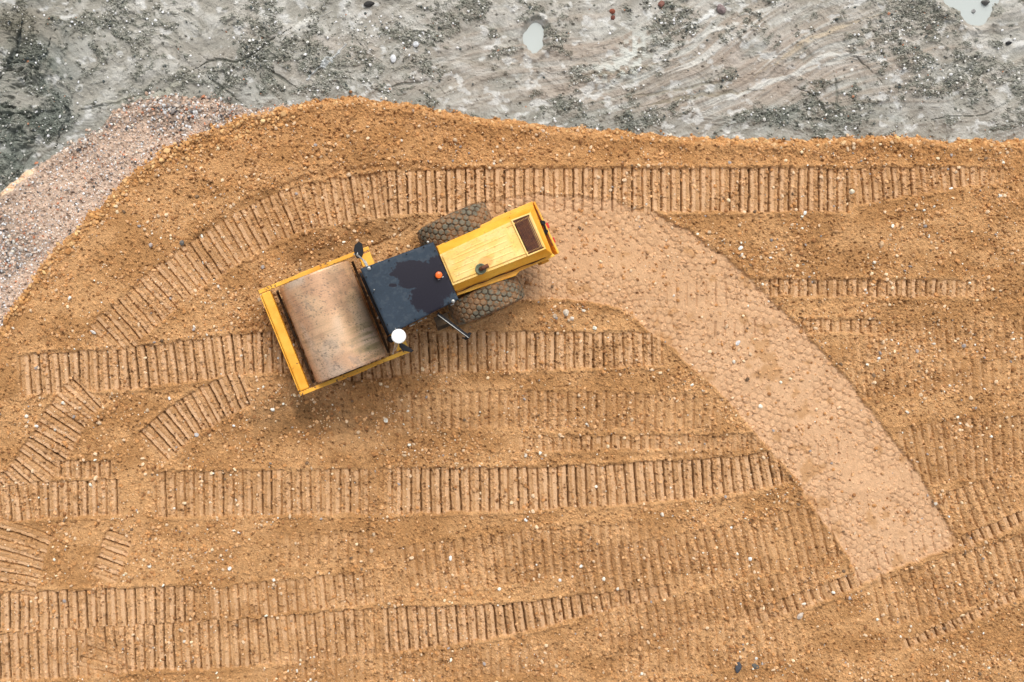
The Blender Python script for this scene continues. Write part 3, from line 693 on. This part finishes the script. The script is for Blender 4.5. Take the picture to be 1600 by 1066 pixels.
# --- drum: dusty steel shell with recessed end plates
R_D = .78; LD = 1.055
nth, nw = 220, 150
th = np.linspace(0, 2*np.pi, nth, endpoint=False); yy = np.linspace(-LD, LD, nw)
TH, YY = np.meshgrid(th, yy)
edge_r = np.where(LD-np.abs(YY) < .02, .012, 0)
V = np.stack([(R_D-edge_r)*np.cos(TH), YY, ZB+R_D-.02+(R_D-edge_r)*np.sin(TH)], -1).reshape(-1, 3)
id_ = np.arange(nth*nw).reshape(nw, nth); idn = np.roll(id_, -1, 1)
Fd = np.stack([id_[:-1], idn[:-1], idn[1:], id_[1:]], -1).reshape(-1, 4)
u, v = TH/(2*np.pi)*4.9*14, YY*14
def cyc(f, *a): return f(*a)
n1 = fbm(u/6, v/6, 701, 4); n2 = fbm(u*3.2, v*3.2, 702, 4); n3 = fbm(u*.22, v*1.8, 703, 4)
c0 = lin(220, 182, 144); c1_ = lin(202, 160, 126); c2_ = lin(208, 190, 170)
k = sm(.35, .65, n1)[..., None]; cd_ = c0*k+c1_*(1-k)
k = sm(.5, .7, fbm(u/9, v/14, 704, 3))[..., None]*.6; cd_ = cd_*(1-k)+c2_*k
# grime and painted cab shade on the cab side, scratches running round the drum
sp = (sm(.64, .72, n2)*sm(.42, .62, fbm(u/5, v/5, 705, 3)+.12))[..., None]*.75; cd_ = cd_*(1-sp)+lin(108, 96, 86)*sp
bl_ = (sm(.52, .66, fbm(u*.8, v*.8, 711, 5, .62))*sm(.4, .6, fbm(u/7, v/7, 712, 2)))[..., None]*.4; cd_ = cd_*(1-bl_)+lin(138, 126, 116)*bl_
xs_, zs_ = np.cos(TH), np.sin(TH)
grn = (np.exp(-((YY+.62)/.38)**2)*np.exp(-((xs_-.72)/.40)**2)*(zs_ > 0)*sm(.35, .65, fbm(u/14, v*1.1, 706, 3)))[..., None]*.8  # olive grime with the cab overhang's shading mixed into its colour
cd_ = cd_*(1-grn)+lin(112, 106, 58)*grn
gk = (np.exp(-((YY-.55)/.5)**2)*np.exp(-((xs_-.5)/.35)**2)*(zs_ > 0)*sm(.45, .62, fbm(u/3, v/3, 707, 3)))[..., None]*.45
cd_ = cd_*(1-gk)+lin(124, 108, 84)*gk
scr = sm(.72, .8, vn(u/30, v*3.2, 708))[..., None]*.25; cd_ = cd_*(1-scr)+lin(140, 118, 98)*scr
mdr = tone_mat('dusty_drum_steel', .42, 40, .12, .05); mdr.node_tree.nodes['Principled BSDF'].inputs['Metallic'].default_value = .3
mdr.node_tree.nodes['Principled BSDF'].inputs['Specular IOR Level'].default_value = .35
drum = fast_mesh('drum', V, Fd, mdr, cd_.reshape(-1, 3), ROLL, smooth=True)
for s_ in (-1, 1):
    mb = MB(); mb.lathe([(.02, s_*(LD-.12)), (.76, s_*(LD-.12)), (.76, s_*(LD-.02)), (.73, s_*(LD-.02)), (.73, s_*(LD-.09)), (.24, s_*(LD-.09)), (.22, s_*(LD+.0)), (.05, s_*(LD+.0))], (0, 0, ZB+R_D-.02), 'y', 48)
    mb.build('end_plate', DUSTY, drum, smooth=False)

# --- drum frame
FX0, FX1, FY = -1.187, 1.262, 1.177
mb = MB()
for s_ in (-1, 1):
    ys_ = sorted((s_*FY, s_*(FY-.05)))
    mb.box(FX0+.002, FX1, ys_[0], ys_[1], .50, .93)
    # top flange
    yf = sorted((s_*(FY+.004), s_*(FY-.078)))
    mb.box(FX0-.004, FX1+.004, yf[0], yf[1], .932, .962)
    # axle bearing plate
    mb.box(-.30, .30, *sorted((s_*(FY-.002), s_*(FY+.02))), .42, .9)
YELR = paint('worn_yellow_paint', lin(226, 156, 34), lin(242, 184, 66), 2.5, .42, 13.0, lin(104, 66, 36), .62)
frame = mb.build('drum_frame', YELR, ROLL, .008)
mb = MB(); mb.prism([(FX0+.02, -FY+.085), (FX0+.225, -FY+.085), (FX0+.225, FY-.085), (FX0+.02, FY-.085)], .55, .955)
fb = mb.build('front_beam', YEL, ROLL, .03)
mb = MB(); mb.box(FX0-.012, FX0+.012, -FY+.11, FY-.11, .50, .93); mb.build('front_plate', YEL, fb, .006)
mb = MB(); mb.box(FX1-.26, FX1-.004, -FY+.11, FY-.11, .50, .95); rb = mb.build('rear_beam', YEL, ROLL, .02)
# scrapers: rubber strip with bolts and brackets, one each side of the drum
for x_ in (-1, 1):
    mb = MB(); xx = x_*.86
    mb.box(xx-.02, xx+.02, -1.03, 1.03, .30, .38); mb.box(xx-.035, xx+.02, -1.05, 1.05, .38, .41)
    sc = mb.build('scraper', DUSTY, ROLL, .005)
    for k in range(9):
        mb = MB(); y_ = -.95+k*.2375; mb.lathe([(.026, .412), (.026, .44), (.014, .45)], (xx, y_, 0), 'z', 6); mb.build('bolt', DUSTY, sc)
# drum motors / bearings between drum end and frame plate
for s_ in (-1, 1):
    mb = MB(); mb.lathe([(.20, s_*(LD+.0)), (.20, s_*(FY-.078))], (0, 0, ZB+R_D-.02), 'y', 24); mb.build('bearing', DUSTY, ROLL)
# dark chassis between the two halves
mb = MB(); mb.box(FX1-.02, 1.75, -.34, .34, .55, .85); mb.box(1.5, 1.75, -.55, .55, .5, .98)
mb.tube([(1.05, .35, .99), (1.25, .38, 1.05), (1.5, .3, 1.0), (1.7, .28, .95)], .022); mb.tube([(1.05, .27, .99), (1.25, .29, 1.05), (1.5, .22, 1.0), (1.7, .2, .95)], .022)
mb.tube([(1.15, -.55, .75), (1.75, -.45, .75)], .05)
mb.build('articulated_joint', DUSTY, ROLL, .01)
mb = MB(); mb.lathe([(.07, 0), (.07, .22), (.045, .24), (.045, .3)], (.98, -.78, .97), 'z', 16); mb.build('hydraulic_motor', BLK, ROLL, 0, True)

# --- tractor half chassis
WC = Lc(734, 411, .76)
TB = (WC[0], WC[1])
mb = MB(); mb.box(1.72, 4.55, -.48, .48, .55, 1.12, True); mb.box(WC[0]-.16, WC[0]+.16, -.9, .9, .58, .92, True)
mb.build('chassis', DUSTY, ROLL, .02)

# --- tyres with hexagon lugs
RT, WT = .77, .58
def tyre_mesh():
    na, nb = 440, 84
    a_ = np.linspace(0, 2*np.pi, na, endpoint=False); s = np.linspace(-1, 1, nb)
    # cross section: sidewall, shoulder, tread
    prof = []
    for q_ in s:
        aq = abs(q_)
        if aq < .62: y_ = q_/.62*WT*.40; r = RT-.035*(aq/.62)**2
        else:
            k_ = (aq-.62)/.38; y_ = math.copysign(WT*.40+WT*.10*math.sin(min(1, k_*1.6)*math.pi/2)-WT*.06*max(0, k_-.6), q_); r = RT-.035-.02*math.sin(k_*1.5)-.38*k_**1.35
        prof.append((y_, r))
    P = np.array(prof); AA, _ = np.meshgrid(a_, s); YB = np.repeat(P[:, :1], na, 1); RR = np.repeat(P[:, 1:], na, 1)
    arc = np.cumsum(np.r_[0, np.hypot(np.diff(P[:, 0]), np.diff(P[:, 1]))]); arc -= arc[nb//2]
    cell = .13; h = 2*np.pi*RT/21
    U = np.repeat(arc[:, None], na, 1); Vv = AA*RT
    def hd(du, dv): du, dv = np.abs(du), np.abs(dv); return np.maximum(du, du*.5+dv*.866)
    r = cell; d1_ = hd((U+r/2) % r-r/2, (Vv+h/2) % h-h/2); d2_ = hd(U % r-r/2, Vv % h-h/2)
    hxx = np.minimum(d1_, d2_)/(r/2)
    tread = sm(.40, .34, np.abs(U)) if False else sm(.37, .31, np.abs(U))
    lug = sm(.96, .66, hxx)*tread*(.6+.4*sm(.3, .6, fbm(U*5, Vv*5, 807, 2)))
    RR = RR+.030*lug-.0
    X_ = RR*np.cos(AA); Z_ = RR*np.sin(AA)
    V = np.stack([X_, YB, Z_], -1).reshape(-1, 3)
    nn = fbm(U*9, Vv*9, 801, 3); n5 = fbm(U*40, Vv*40, 805, 2)
    top = lin(118, 113, 97)*(.75+.5*nn[..., None]); gap = lin(68, 57, 45); mud = lin(150, 110, 74)
    cc = gap*(1-lug[..., None])+top*lug[..., None]
    mu = (sm(.43, .64, nn*.6+n5*.4+.10*(1-lug)))[..., None]*.7; cc = cc*(1-mu)+mud*mu
    i_ = np.arange(na*nb).reshape(nb, na); j_ = np.roll(i_, -1, 1)
    Fq = np.stack([i_[:-1], i_[1:], j_[1:], j_[:-1]], -1).reshape(-1, 4)
    return V, Fq, cc.reshape(-1, 3)
TV, TF, TC = tyre_mesh()
m_rub = tone_mat('dusty_rubber', .85, 45, .15)
mbr = MB(); mbr.lathe([(.03, .20), (.16, .20), (.17, .12), (.30, .08), (.34, .19), (.385, .21), (.385, -.21), (.34, -.19), (.30, -.08), (.03, -.08)], (0, 0, 0), 'y', 40)
wheel0 = None
for s_ in (1, -1):
    wx_, wy_ = rot2(WC[0]-.0, WC[1]*0+s_*(.815), True)
    wh_ = bpy.data.objects.new('wheel', None); COL.objects.link(wh_); wh_.parent = ROLL; wh_.location = (wx_, wy_+.0, RT-.03+ZB); wh_.rotation_euler = (0, random.random(), A2 + (0 if s_ > 0 else math.pi))
    if s_ > 0:
        ty = fast_mesh('tyre', TV, TF, m_rub, TC, wh_, smooth=True); rm = mbr.build('rim', YEL, wh_, .005); first = (ty, rm)
    else:
        for o_ in first:
            c_ = o_.copy(); COL.objects.link(c_); c_.parent = wh_

# --- cab
ZR = 2.86
TL, TR, BR, BL = Lc(563, 420, ZR), Lc(677, 378, ZR), Lc(717, 468, ZR), Lc(609, 523, ZR)
def inset(pts, dx0, dx1, dy):
    cx_ = sum(p_[0] for p_ in pts)/4; cy_ = sum(p_[1] for p_ in pts)/4
    return [(p_[0]+(dx0 if p_[0] < cx_ else -dx1), p_[1]+(dy if p_[1] < cy_ else -dy)) for p_ in pts]
rp = [TL, TR, BR, BL]
low = inset(rp, .03, .03, .03)
mb = MB(); mb.prism(low, .95, 1.35)            # lower shell
floor_ = inset(rp, -.01, .0, -.03); mb.prism(floor_, .90, .948)
up = inset(rp, .05, .05, .05)
for i in range(4):                            # four corner posts
    a0 = low[i]; b0 = up[i]; ca = (sum(p_[0] for p_ in low)/4, sum(p_[1] for p_ in low)/4)
    sx = -1 if a0[0] > ca[0] else 1; sy = -1 if a0[1] > ca[1] else 1
    q0 = [(a0[0], a0[1]), (a0[0]+sx*.08, a0[1]), (a0[0]+sx*.08, a0[1]+sy*.08), (a0[0], a0[1]+sy*.08)]
    q1 = [(b0[0], b0[1]), (b0[0]+sx*.08, b0[1]), (b0[0]+sx*.08, b0[1]+sy*.08), (b0[0], b0[1]+sy*.08)]
    if sx*sy < 0: q0 = q0[::-1]; q1 = q1[::-1]
    mb.prism(q0, 1.352, ZR-.09, q1)
cab = mb.build('cab', BLK, ROLL, .012)
def pane(i, j, name):
    a0, a1, b0, b1 = [Vector(p_) for p_ in (low[i], low[j], up[i], up[j])]
    c_ = Vector((sum(p_[0] for p_ in low)/4, sum(p_[1] for p_ in low)/4))
    k0 = (a1-a0).normalized()*.085; k1 = (b1-b0).normalized()*.085
    nrm = Vector((-(a1-a0).y, (a1-a0).x)).normalized(); nrm = nrm if nrm.dot(c_-a0) > 0 else -nrm
    mb = MB(); vs = []
    for d_ in (.02, .028):
        vs += [(*(a0+k0+nrm*d_), 1.37), (*(a1-k0+nrm*d_), 1.37), (*(b1-k1+nrm*d_), ZR-.1), (*(b0+k1+nrm*d_), ZR-.1)]
    mb.add(vs, [[0, 1, 2, 3], [7, 6, 5, 4], [0, 4, 5, 1], [1, 5, 6, 2], [2, 6, 7, 3], [3, 7, 4, 0]])
    mb.build(name, GL, cab)
pane(0, 3, 'windscreen'); pane(1, 2, 'window'); pane(0, 1, 'window')
cc_ = (sum(p_[0] for p_ in rp)/4, sum(p_[1] for p_ in rp)/4)
mb = MB(); mb.box(cc_[0]-.1, cc_[0]+.32, cc_[1]-.25, cc_[1]+.25, 1.36, 1.55); mb.box(cc_[0]+.30, cc_[0]+.42, cc_[1]-.24, cc_[1]+.24, 1.5, 2.1); mb.build('seat', BLK, cab, .03)
mb = MB(); mb.tube([(cc_[0]-.42, cc_[1], 1.36), (cc_[0]-.32, cc_[1], 1.75)], .035); mb.lathe([(.19, 1.75), (.205, 1.765), (.19, 1.78), (.17, 1.765)], (cc_[0]-.32, cc_[1], 0), 'z', 24); mb.build('steering_wheel', BLK, cab)

# roof: fine sheet so that the wet patch has its own outline
nr = 190
uu, vv = np.meshgrid(np.linspace(0, 1, nr), np.linspace(0, 1, nr))
def bil(u, v):
    P = [np.array(p_) for p_ in (TL, TR, BR, BL)]
    return (P[0]*(1-u)[..., None]*(1-v)[..., None]+P[1]*u[..., None]*(1-v)[..., None]+P[2]*u[..., None]*v[..., None]+P[3]*(1-u)[..., None]*v[..., None])
PP = bil(uu, vv)
# rounded corners + crown
er = np.minimum(np.minimum(uu, 1-uu), np.minimum(vv, 1-vv))
zt = ZR-.028*np.exp(-er/.012)+.012*np.sin(np.pi*uu)*np.sin(np.pi*vv)
qx = np.array([p_ for p_ in [(563, 420), (677, 378), (717, 468), (609, 523)]], float)
QP = (qx[0]*(1-uu)[..., None]*(1-vv)[..., None]+qx[1]*uu[..., None]*(1-vv)[..., None]+qx[2]*uu[..., None]*vv[..., None]+qx[3]*(1-uu)[..., None]*vv[..., None])
RX, RY = QP[..., 0], QP[..., 1]
def bb(cx, cy, r, ry=None): ry = ry or r; return 1-np.sqrt(((RX-cx)/r)**2+((RY-cy)/ry)**2)
fld = np.maximum.reduce([bb(660, 432, 28, 22), bb(668, 465, 27, 23), bb(632, 424, 18, 15), bb(685, 415, 16, 16), bb(690, 445, 20, 20), bb(616, 428, 7, 4), bb(614, 446, 6, 3), bb(640, 440, 16, 12), bb(673, 482, 16, 8), bb(645, 413, 18, 6), bb(700, 445, 9, 16)])
fld = fld+(fbm(RX/5, RY/5, 811, 6, .74)-.5)*.95+.04
wet = sm(-.02, .05, fld)
rc = lin(46, 58, 70)*(.86+.28*fbm(RX/12, RY/12, 812, 4))[..., None]
dust_ = sm(.5, .75, fbm(RX/5, RY/5, 813, 4))[..., None]*.18; rc = rc*(1-dust_)+lin(96, 100, 104)*dust_
rc = rc*(1-wet[..., None])+lin(32, 30, 40)*wet[..., None]
Vt = np.concatenate([PP, zt[..., None]], -1).reshape(-1, 3)
ri = np.arange(nr*nr).reshape(nr, nr)
Fr = np.stack([ri[:-1, :-1], ri[1:, :-1], ri[1:, 1:], ri[:-1, 1:]], -1).reshape(-1, 4)
# skirt and underside
rimi = np.r_[ri[0, :-1], ri[:-1, -1], ri[-1, :0:-1], ri[:0:-1, 0]]
sk = Vt[rimi].copy(); sk[:, 2] = ZR-.10; n0 = len(Vt); m0 = len(rimi)
Vr = np.vstack([Vt, sk, [[*cc_, ZR-.10]]]); a_ = np.arange(m0); bnx = (a_+1) % m0
Fs = np.stack([rimi, rimi[bnx], n0+bnx, n0+a_], -1); Fb = np.stack([n0+a_, n0+bnx, np.full(m0, n0+m0), np.full(m0, n0+m0)], -1)
colr = np.vstack([rc.reshape(-1, 3), np.tile(lin(30, 34, 42), (m0+1, 1))]); wetv = np.r_[wet.ravel(), np.zeros(m0+1)]
m_roof = tone_mat('dark_blue_roof_paint', .62, 30, .10, 0, True)
# triangles for the underside fan
me = bpy.data.meshes.new('roof'); me.from_pydata(Vr.tolist(), [], [list(map(int, f)) for f in np.vstack([Fr, Fs])]+[[int(x_) for x_ in f[:3]] for f in Fb])
at_ = me.attributes.new('tone', 'FLOAT_COLOR', 'POINT'); c4 = np.ones((len(Vr), 4), np.float32); c4[:, :3] = colr; at_.data.foreach_set('color', c4.ravel())
at_ = me.attributes.new('wet', 'FLOAT', 'POINT'); at_.data.foreach_set('value', wetv.astype(np.float32))
bm = bmesh.new(); bm.from_mesh(me); bmesh.ops.recalc_face_normals(bm, faces=bm.faces); bm.to_mesh(me); bm.free()
me.materials.append(m_roof); roof = bpy.data.objects.new('roof', me); COL.objects.link(roof); roof.parent = cab
for px, py, r in ((576.6, 419.6, .034), (668.5, 378.5, .022), (708, 471, .034), (584.6, 453, .014), (618, 513.5, .012)):
    x, y = Lc(px, py, ZR); mb = MB(); mb.lathe([(r, ZR-.02), (r, ZR+.018), (r*.6, ZR+.022), (r*.5, ZR+.034), (.003, ZR+.036)], (x, y, 0), 'z', 12); mb.build('bolt', STEEL, roof)
P4 = [Vector(p_) for p_ in (TL, TR, BR, BL)]; C4 = Vector(cc_)
for e_i in range(4):
    for f_ in (.12, .37, .63, .88):
        q0 = P4[e_i].lerp(P4[(e_i+1) % 4], f_); q0 = q0+(C4-q0).normalized()*.045
        mb = MB(); mb.lathe([(.015, ZR-.01), (.015, ZR+.012), (.008, ZR+.016)], (q0.x, q0.y, 0), 'z', 8); mb.build('bolt', BLK, roof)
# lips and clips along the roof edges
mb = MB()
p0, p1 = Vector(BL), Vector(BR)
nrm = Vector(((p1-p0).y, -(p1-p0).x)).normalized(); 
if nrm.dot(Vector(cc_)-p0) > 0: nrm = -nrm
for k, (a0, a1) in enumerate(((.28, .36), (.40, .46), (.50, .53), (.88, .93))):
    q0 = p0.lerp(p1, a0)+nrm*.03; q1 = p0.lerp(p1, a1)+nrm*.035
    mb = MB(); mb.tube([(*q0, ZR-.14), (*q1, ZR-.14)], .012, 6); mb.build('clip', STEEL, cab)
mb = MB(); pr = [Vector(TL), Vector(BL)]
nl = Vector((-1, 0)); 
mb.tube([(*(pr[0].lerp(pr[1], .12)+nl*.01), ZR-.2), (*(pr[0].lerp(pr[1], .5)+nl*.03), ZR-.24), (*(pr[0].lerp(pr[1], .93)+nl*.01), ZR-.2)], .018, 6)
mb.build('wiper_rail', BLK, cab)
# warning beacon
x, y = Lc(685.5, 430, ZR+.08)
mb = MB(); mb.lathe([(.075, ZR-.01), (.075, ZR+.03)], (x, y, 0), 'z', 20); bc = mb.build('beacon', BLK, cab)
mb = MB(); mb.lathe([(.066, ZR+.031), (.066, ZR+.10), (.058, ZR+.12), (.02, ZR+.128)], (x, y, 0), 'z', 20); mb.build('lens', ORG, bc, 0, False)
for px, py in ((686, 436.5), (691.5, 433)):
    x2, y2 = Lc(px, py, ZR+.02); mb = MB(); mb.box(x2-.022, x2+.022, y2-.009, y2+.009, ZR-.005, ZR+.022); mb.build('bracket', STEEL, bc)
# mirrors on bent tubes
def tubes(pix, z0s, name, parent, mat=STEEL, r=.016):
    mb = MB()
    for line in pix:
        mb.tube([(*Lc(px, py, z), z) for (px, py), z in zip(line, z0s)], r, 8)
    return mb.build(name, mat, parent)
def mirror(lines, zs, head, zc, hh, label):
    mb = MB(); pts = [Lc(px, py, zc+hh) for px, py in head]; c_ = (sum(p_[0] for p_ in pts)/len(pts), sum(p_[1] for p_ in pts)/len(pts))
    mb.prism([(c_[0]+(p_[0]-c_[0])*.85, c_[1]+(p_[1]-c_[1])*.85) for p_ in pts], zc-hh, zc+hh, pts)
    mo = mb.build('mirror', BLK, ROLL, .012, label=label)
    tubes(lines, zs, 'mirror_arm', mo); return mo
mirror([[(576.5, 419.5), (571, 409), (561, 401), (553, 397)], [(573, 417), (567, 406), (558, 398), (560, 392)]], [2.72, 2.68, 2.55, 2.5],
       [(552.5, 392), (554, 383), (561, 377), (566, 381), (568.5, 395), (565, 404), (557, 404)], 2.38, .16, 'black mirror on the far side of the cab')
mirror([[(613, 520), (618, 530), (617, 541), (614, 553)], [(616, 520), (621.5, 531), (620.5, 540), (618, 547)]], [2.72, 2.68, 2.5, 2.3],
       [(623, 534), (632, 538), (647, 548), (643, 551), (629, 548), (624, 542)], 2.38, .16, 'black mirror on the near side of the cab')
x, y = Lc(623, 525.5, 2.95); mb = MB(); mb.lathe([(.03, 2.70), (.03, 2.90), (.11, 2.902), (.134, 2.915), (.138, 2.95), (.124, 2.965), (.02, 2.97)], (x, y, 0), 'z', 28); mb.build('antenna', WHITE, cab, 0, False)
# side arm standing out from the near side
z_ = 2.62
h0 = Vector(Lc(683.5, 490, z_)); h1 = Vector(Lc(734, 527.5, z_))
dd = (h1-h0).normalized(); nn_ = Vector((-dd.y, dd.x))
def slab(mb, a, b, t, z0, z1): mb.prism([tuple(a-nn_*t/2), tuple(b-nn_*t/2), tuple(b+nn_*t/2), tuple(a+nn_*t/2)], z0, z1)
mb = MB(); slab(mb, h0, h1, .065, z_-.07, z_)
arm = mb.build('side_arm', BLK, ROLL, .006)
mb = MB(); a0 = h0-nn_*.012+dd*.03; b0 = h1-nn_*.012-dd*.02; 
sgn = -1 if nn_.x > 0 else 1
off = nn_*(.018*(1 if (nn_.x < 0) else -1))
mb.tube([(*(h0+off+dd*.02), z_+.006), (*(h1+off-dd*.02), z_+.004)], .008, 6); mb.build('trim', STEEL, arm)
mb = MB(); slab(mb, h1-dd*.06, h1-dd*.02, .16, z_-.16, z_-.075); mb.build('arm_bracket', BLK, arm)
mb = MB(); mb.tube([(*(h1-dd*.10-nn_*.08), z_-.1), (*(h1-dd*.02-nn_*.05), z_-.05), (*(h1-dd*.03+nn_*.09), z_-.06)], .018, 6); mb.build('arm_bracket', BLK, arm)
# step below the door
mb = MB(); sx, sy = Lc(690, 515, .8); 
mb.box(1.98, 2.28, -.92, -.70, .80, .83); mb.box(1.99, 2.27, -1.0, -.86, .46, .49)
mb.tube([(1.99, -.9, .82), (1.99, -.98, .47)], .012); mb.tube([(2.27, -.9, .82), (2.27, -.98, .47)], .012)
mb.build('step', DUSTY, ROLL, .005)

# --- engine hood
ZH = 1.84
zf = lambda px, py, z: Lc(px, py, z)
OUT_Z = 1.62
base = [zf(682, 384.5, OUT_Z), zf(716, 455, OUT_Z), zf(853.5, 402, OUT_Z), zf(871, 396.5, OUT_Z), zf(834.5, 317, OUT_Z), zf(819, 327, OUT_Z)]
b4 = [zf(682.5, 385, OUT_Z), zf(711, 455, OUT_Z), zf(864, 397.5, OUT_Z), zf(833, 320, OUT_Z)]
t4 = [zf(687, 398, ZH), zf(707.5, 446, ZH), zf(853, 389, ZH), zf(829, 332, ZH)]
mb = MB(); mb.prism(b4, 1.0, OUT_Z)
mb.prism(b4, OUT_Z+.001, ZH, t4)
hood = mb.build('hood', YEL, ROLL, .015)
def lerp2(P, u, v):
    a = [np.array(p_) for p_ in P]; # P: front-far, front-near, rear-near, rear-far ; u front->rear, v far->near
    return tuple(a[0]*(1-u)*(1-v)+a[3]*u*(1-v)+a[2]*u*v+a[1]*(1-u)*v)
pan = [lerp2(t4, u_, v_) for u_, v_ in ((.0, .0), (.0, 1.), (.985, 1.), (.985, .0))]
# faded top with painted sky sheen: a pressed sheet with long beads
nu, nvv = 240, 130
U2, V2 = np.meshgrid(np.linspace(0, 1, nu), np.linspace(0, 1, nvv))
PT = np.array([np.array(p_) for p_ in t4]); 
XY = PT[0]*(1-U2)[..., None]*(1-V2)[..., None]+PT[3]*U2[..., None]*(1-V2)[..., None]+PT[2]*(U2*V2)[..., None]+PT[1]*(1-U2)[..., None]*V2[..., None]
hz = np.full(U2.shape, ZH+.004)
def step_(d_, w_=.008): return sm(-w_, w_, d_)
ins = np.minimum(np.minimum(U2-.015, .985-U2)*2.2, np.minimum(V2-.07, .93-V2))
hz += .022*step_(ins, .012)
for v0, u0, u1 in ((.27, .1, .68), (.42, .08, .66), (.58, .08, .30), (.58, .40, .70), (.76, .08, .26), (.74, .44, .68), (.18, .2, .5)):
    dd_ = np.hypot(np.maximum(np.maximum(u0-U2, U2-u1), 0)*2.1, V2-v0); hz += .006*sm(.024, .004, dd_)
fr = np.minimum(np.minimum(U2-.715, .945-U2)*2.1, np.minimum(V2-.10, .90-V2)); hz -= .018*step_(fr, .006)
n7 = fbm(U2*9, V2*5, 821, 4); n8 = fbm(U2*50, V2*26, 822, 3); n9 = fbm(U2*3.5, V2*34, 823, 3)
hc = lin(238, 196, 110)*(1-sm(.3, .7, n7))[..., None]+lin(242, 208, 134)*sm(.3, .7, n7)[..., None]
ek = (1-sm(.0, .035, np.abs(ins)))[..., None]*.35; hc = hc*(1-ek)+lin(216, 140, 44)*ek
sk_ = (sm(.55, .7, n9)*sm(.3, .8, 1-U2))[..., None]*.4; hc = hc*(1-sk_*.25)+lin(222, 150, 70)*sk_*.25
di = sm(.66, .74, n8)[..., None]*.3; hc = hc*(1-di)+lin(150, 100, 60)*di
fr2 = (1-sm(0, .07, np.hypot((U2-.39)*2.1, V2-.735)-.13))[..., None]*.45; hc = hc*(1-fr2)+lin(206, 130, 50)*fr2
Vh = np.concatenate([XY, hz[..., None]], -1).reshape(-1, 3); hi_ = np.arange(nu*nvv).reshape(nvv, nu)
Fh = np.stack([hi_[:-1, :-1], hi_[1:, :-1], hi_[1:, 1:], hi_[:-1, 1:]], -1).reshape(-1, 4)
m_ht = tone_mat('faded_sheen_yellow', .6, 20, .03)
fast_mesh('hood_panel', Vh, Fh, m_ht, hc.reshape(-1, 3), hood, smooth=True)
# grille with slats across
gq = [zf(802.5, 346.5, ZH), zf(825.5, 396, ZH), zf(848, 386.7, ZH), zf(826, 337.5, ZH)]
mb = MB(); mb.prism([lerp2(gq, u_, v_) for u_, v_ in ((-.12, -.05), (-.12, 1.05), (1.1, 1.05), (1.1, -.05))], ZH+.002, ZH+.008)
gr = mb.build('grille', RUST, hood)
mb = MB()
for k in range(11):
    u_ = .03+k*.089
    a0, a1 = Vector(lerp2(gq, u_, .0)), Vector(lerp2(gq, u_, 1.)); mb.prism([tuple(a0), tuple(a1), tuple(a1+Vector((.018, 0))), tuple(a0+Vector((.018, 0)))], ZH+.009, ZH+.032)
mb.build('slat', RUST, gr)
mb = MB()
for (u0, v0, u1, v1) in ((-.14, -.07, 1.12, -.03), (-.14, 1.03, 1.12, 1.07), (-.14, -.029, -.05, 1.029), (1.03, -.029, 1.12, 1.029)):
    mb.prism([lerp2(gq, *q_) for q_ in ((u0, v0), (u0, v1), (u1, v1), (u1, v0))], ZH+.003, ZH+.036)
mb.build('grille_frame', FAD_SHEEN, gr, .004)
# exhaust: ring flange and rusty elbow
x, y = zf(751, 420.5, ZH+.02)
mb = MB(); mb.lathe([(.11, ZH+.01), (.11, ZH+.05), (.095, ZH+.058), (.075, ZH+.03), (.01, ZH+.03)], (x, y, 0), 'z', 28); ex = mb.build('exhaust', GREENISH, hood, 0, True)
x2, y2 = zf(761.5, 418, ZH+.12)
mb = MB(); mb.tube([(x+.0, y, ZH+.02), (x+.005, y, ZH+.10), (x+.04, y+.0, ZH+.15), (x+.15, y+.005, ZH+.16)], .044, 14); mb.build('pipe', RUST, ex)
# near side lower fender panel and far side shelf
mb = MB(); mb.prism([zf(714.5, 462, 1.45), zf(806, 431, 1.45), zf(812, 424, 1.45), zf(868, 400, 1.45), zf(864, 396, 1.45), zf(712, 452, 1.45)], 1.05, 1.45)
mb.build('side_panel', YEL, hood, .012)
mb = MB(); mb.prism([zf(681.5, 385, 1.45), zf(768, 344, 1.45), zf(771, 340.5, 1.45), zf(832, 314.5, 1.45), zf(834, 322, 1.45), zf(683, 392, 1.45)], 1.05, 1.45)
mb.build('side_panel', YEL, hood, .012)
# dirt-filled gap strip with latches on the near side
mb = MB(); mb.tube([(*zf(713.5+(852-713)*q_, 457-(457-402.5)*q_+.8*math.sin(q_*23), 1.5), 1.47) for q_ in [k/14 for k in range(15)]], [.006+.009*((k*7) % 5)/4 for k in range(15)], 6)
mb.build('hinge_strip', RUST, hood)
# rear counterweight, bumper, grab handle, lamps
mb = MB(); mb.prism([zf(833, 316, 1.4), zf(871.5, 397, 1.4), zf(874, 395, 1.4), zf(836, 314.5, 1.4)], .7, 1.4); mb.box(4.45, 4.62, -.6, .6, .55, .95, True)
bp_ = mb.build('rear_panel', YEL, ROLL, .012)
mb = MB(); mb.tube([(*zf(846, 345, 1.5), 1.45), (*zf(850, 348, 1.55), 1.5), (*zf(855, 364, 1.55), 1.5), (*zf(852, 368, 1.5), 1.45)], .022, 8)
x, y = zf(848.5, 348.5, 1.5); mb.lathe([(.05, 1.42), (.05, 1.50), (.03, 1.52)], (x, y, 0), 'z', 12); x, y = zf(853, 362, 1.5); mb.lathe([(.045, 1.42), (.045, 1.50)], (x, y, 0), 'z', 12)
mb.build('grab_handle', BLK, bp_)
mb = MB(); a0, a1 = zf(838, 327, 1.46), zf(864, 384, 1.46); mb.tube([(*a0, 1.44), (*a1, 1.44)], .012, 6); mb.build('hinge_rod', RUST, bp_)
for px, py in ((864, 376), (854.5, 353)):
    x, y = zf(px, py, 1.1); mb = MB(); mb.box(x-.02, x+.035, y-.06, y+.06, 1.02, 1.14); mb.build('tail_light', RED, bp_, .008)
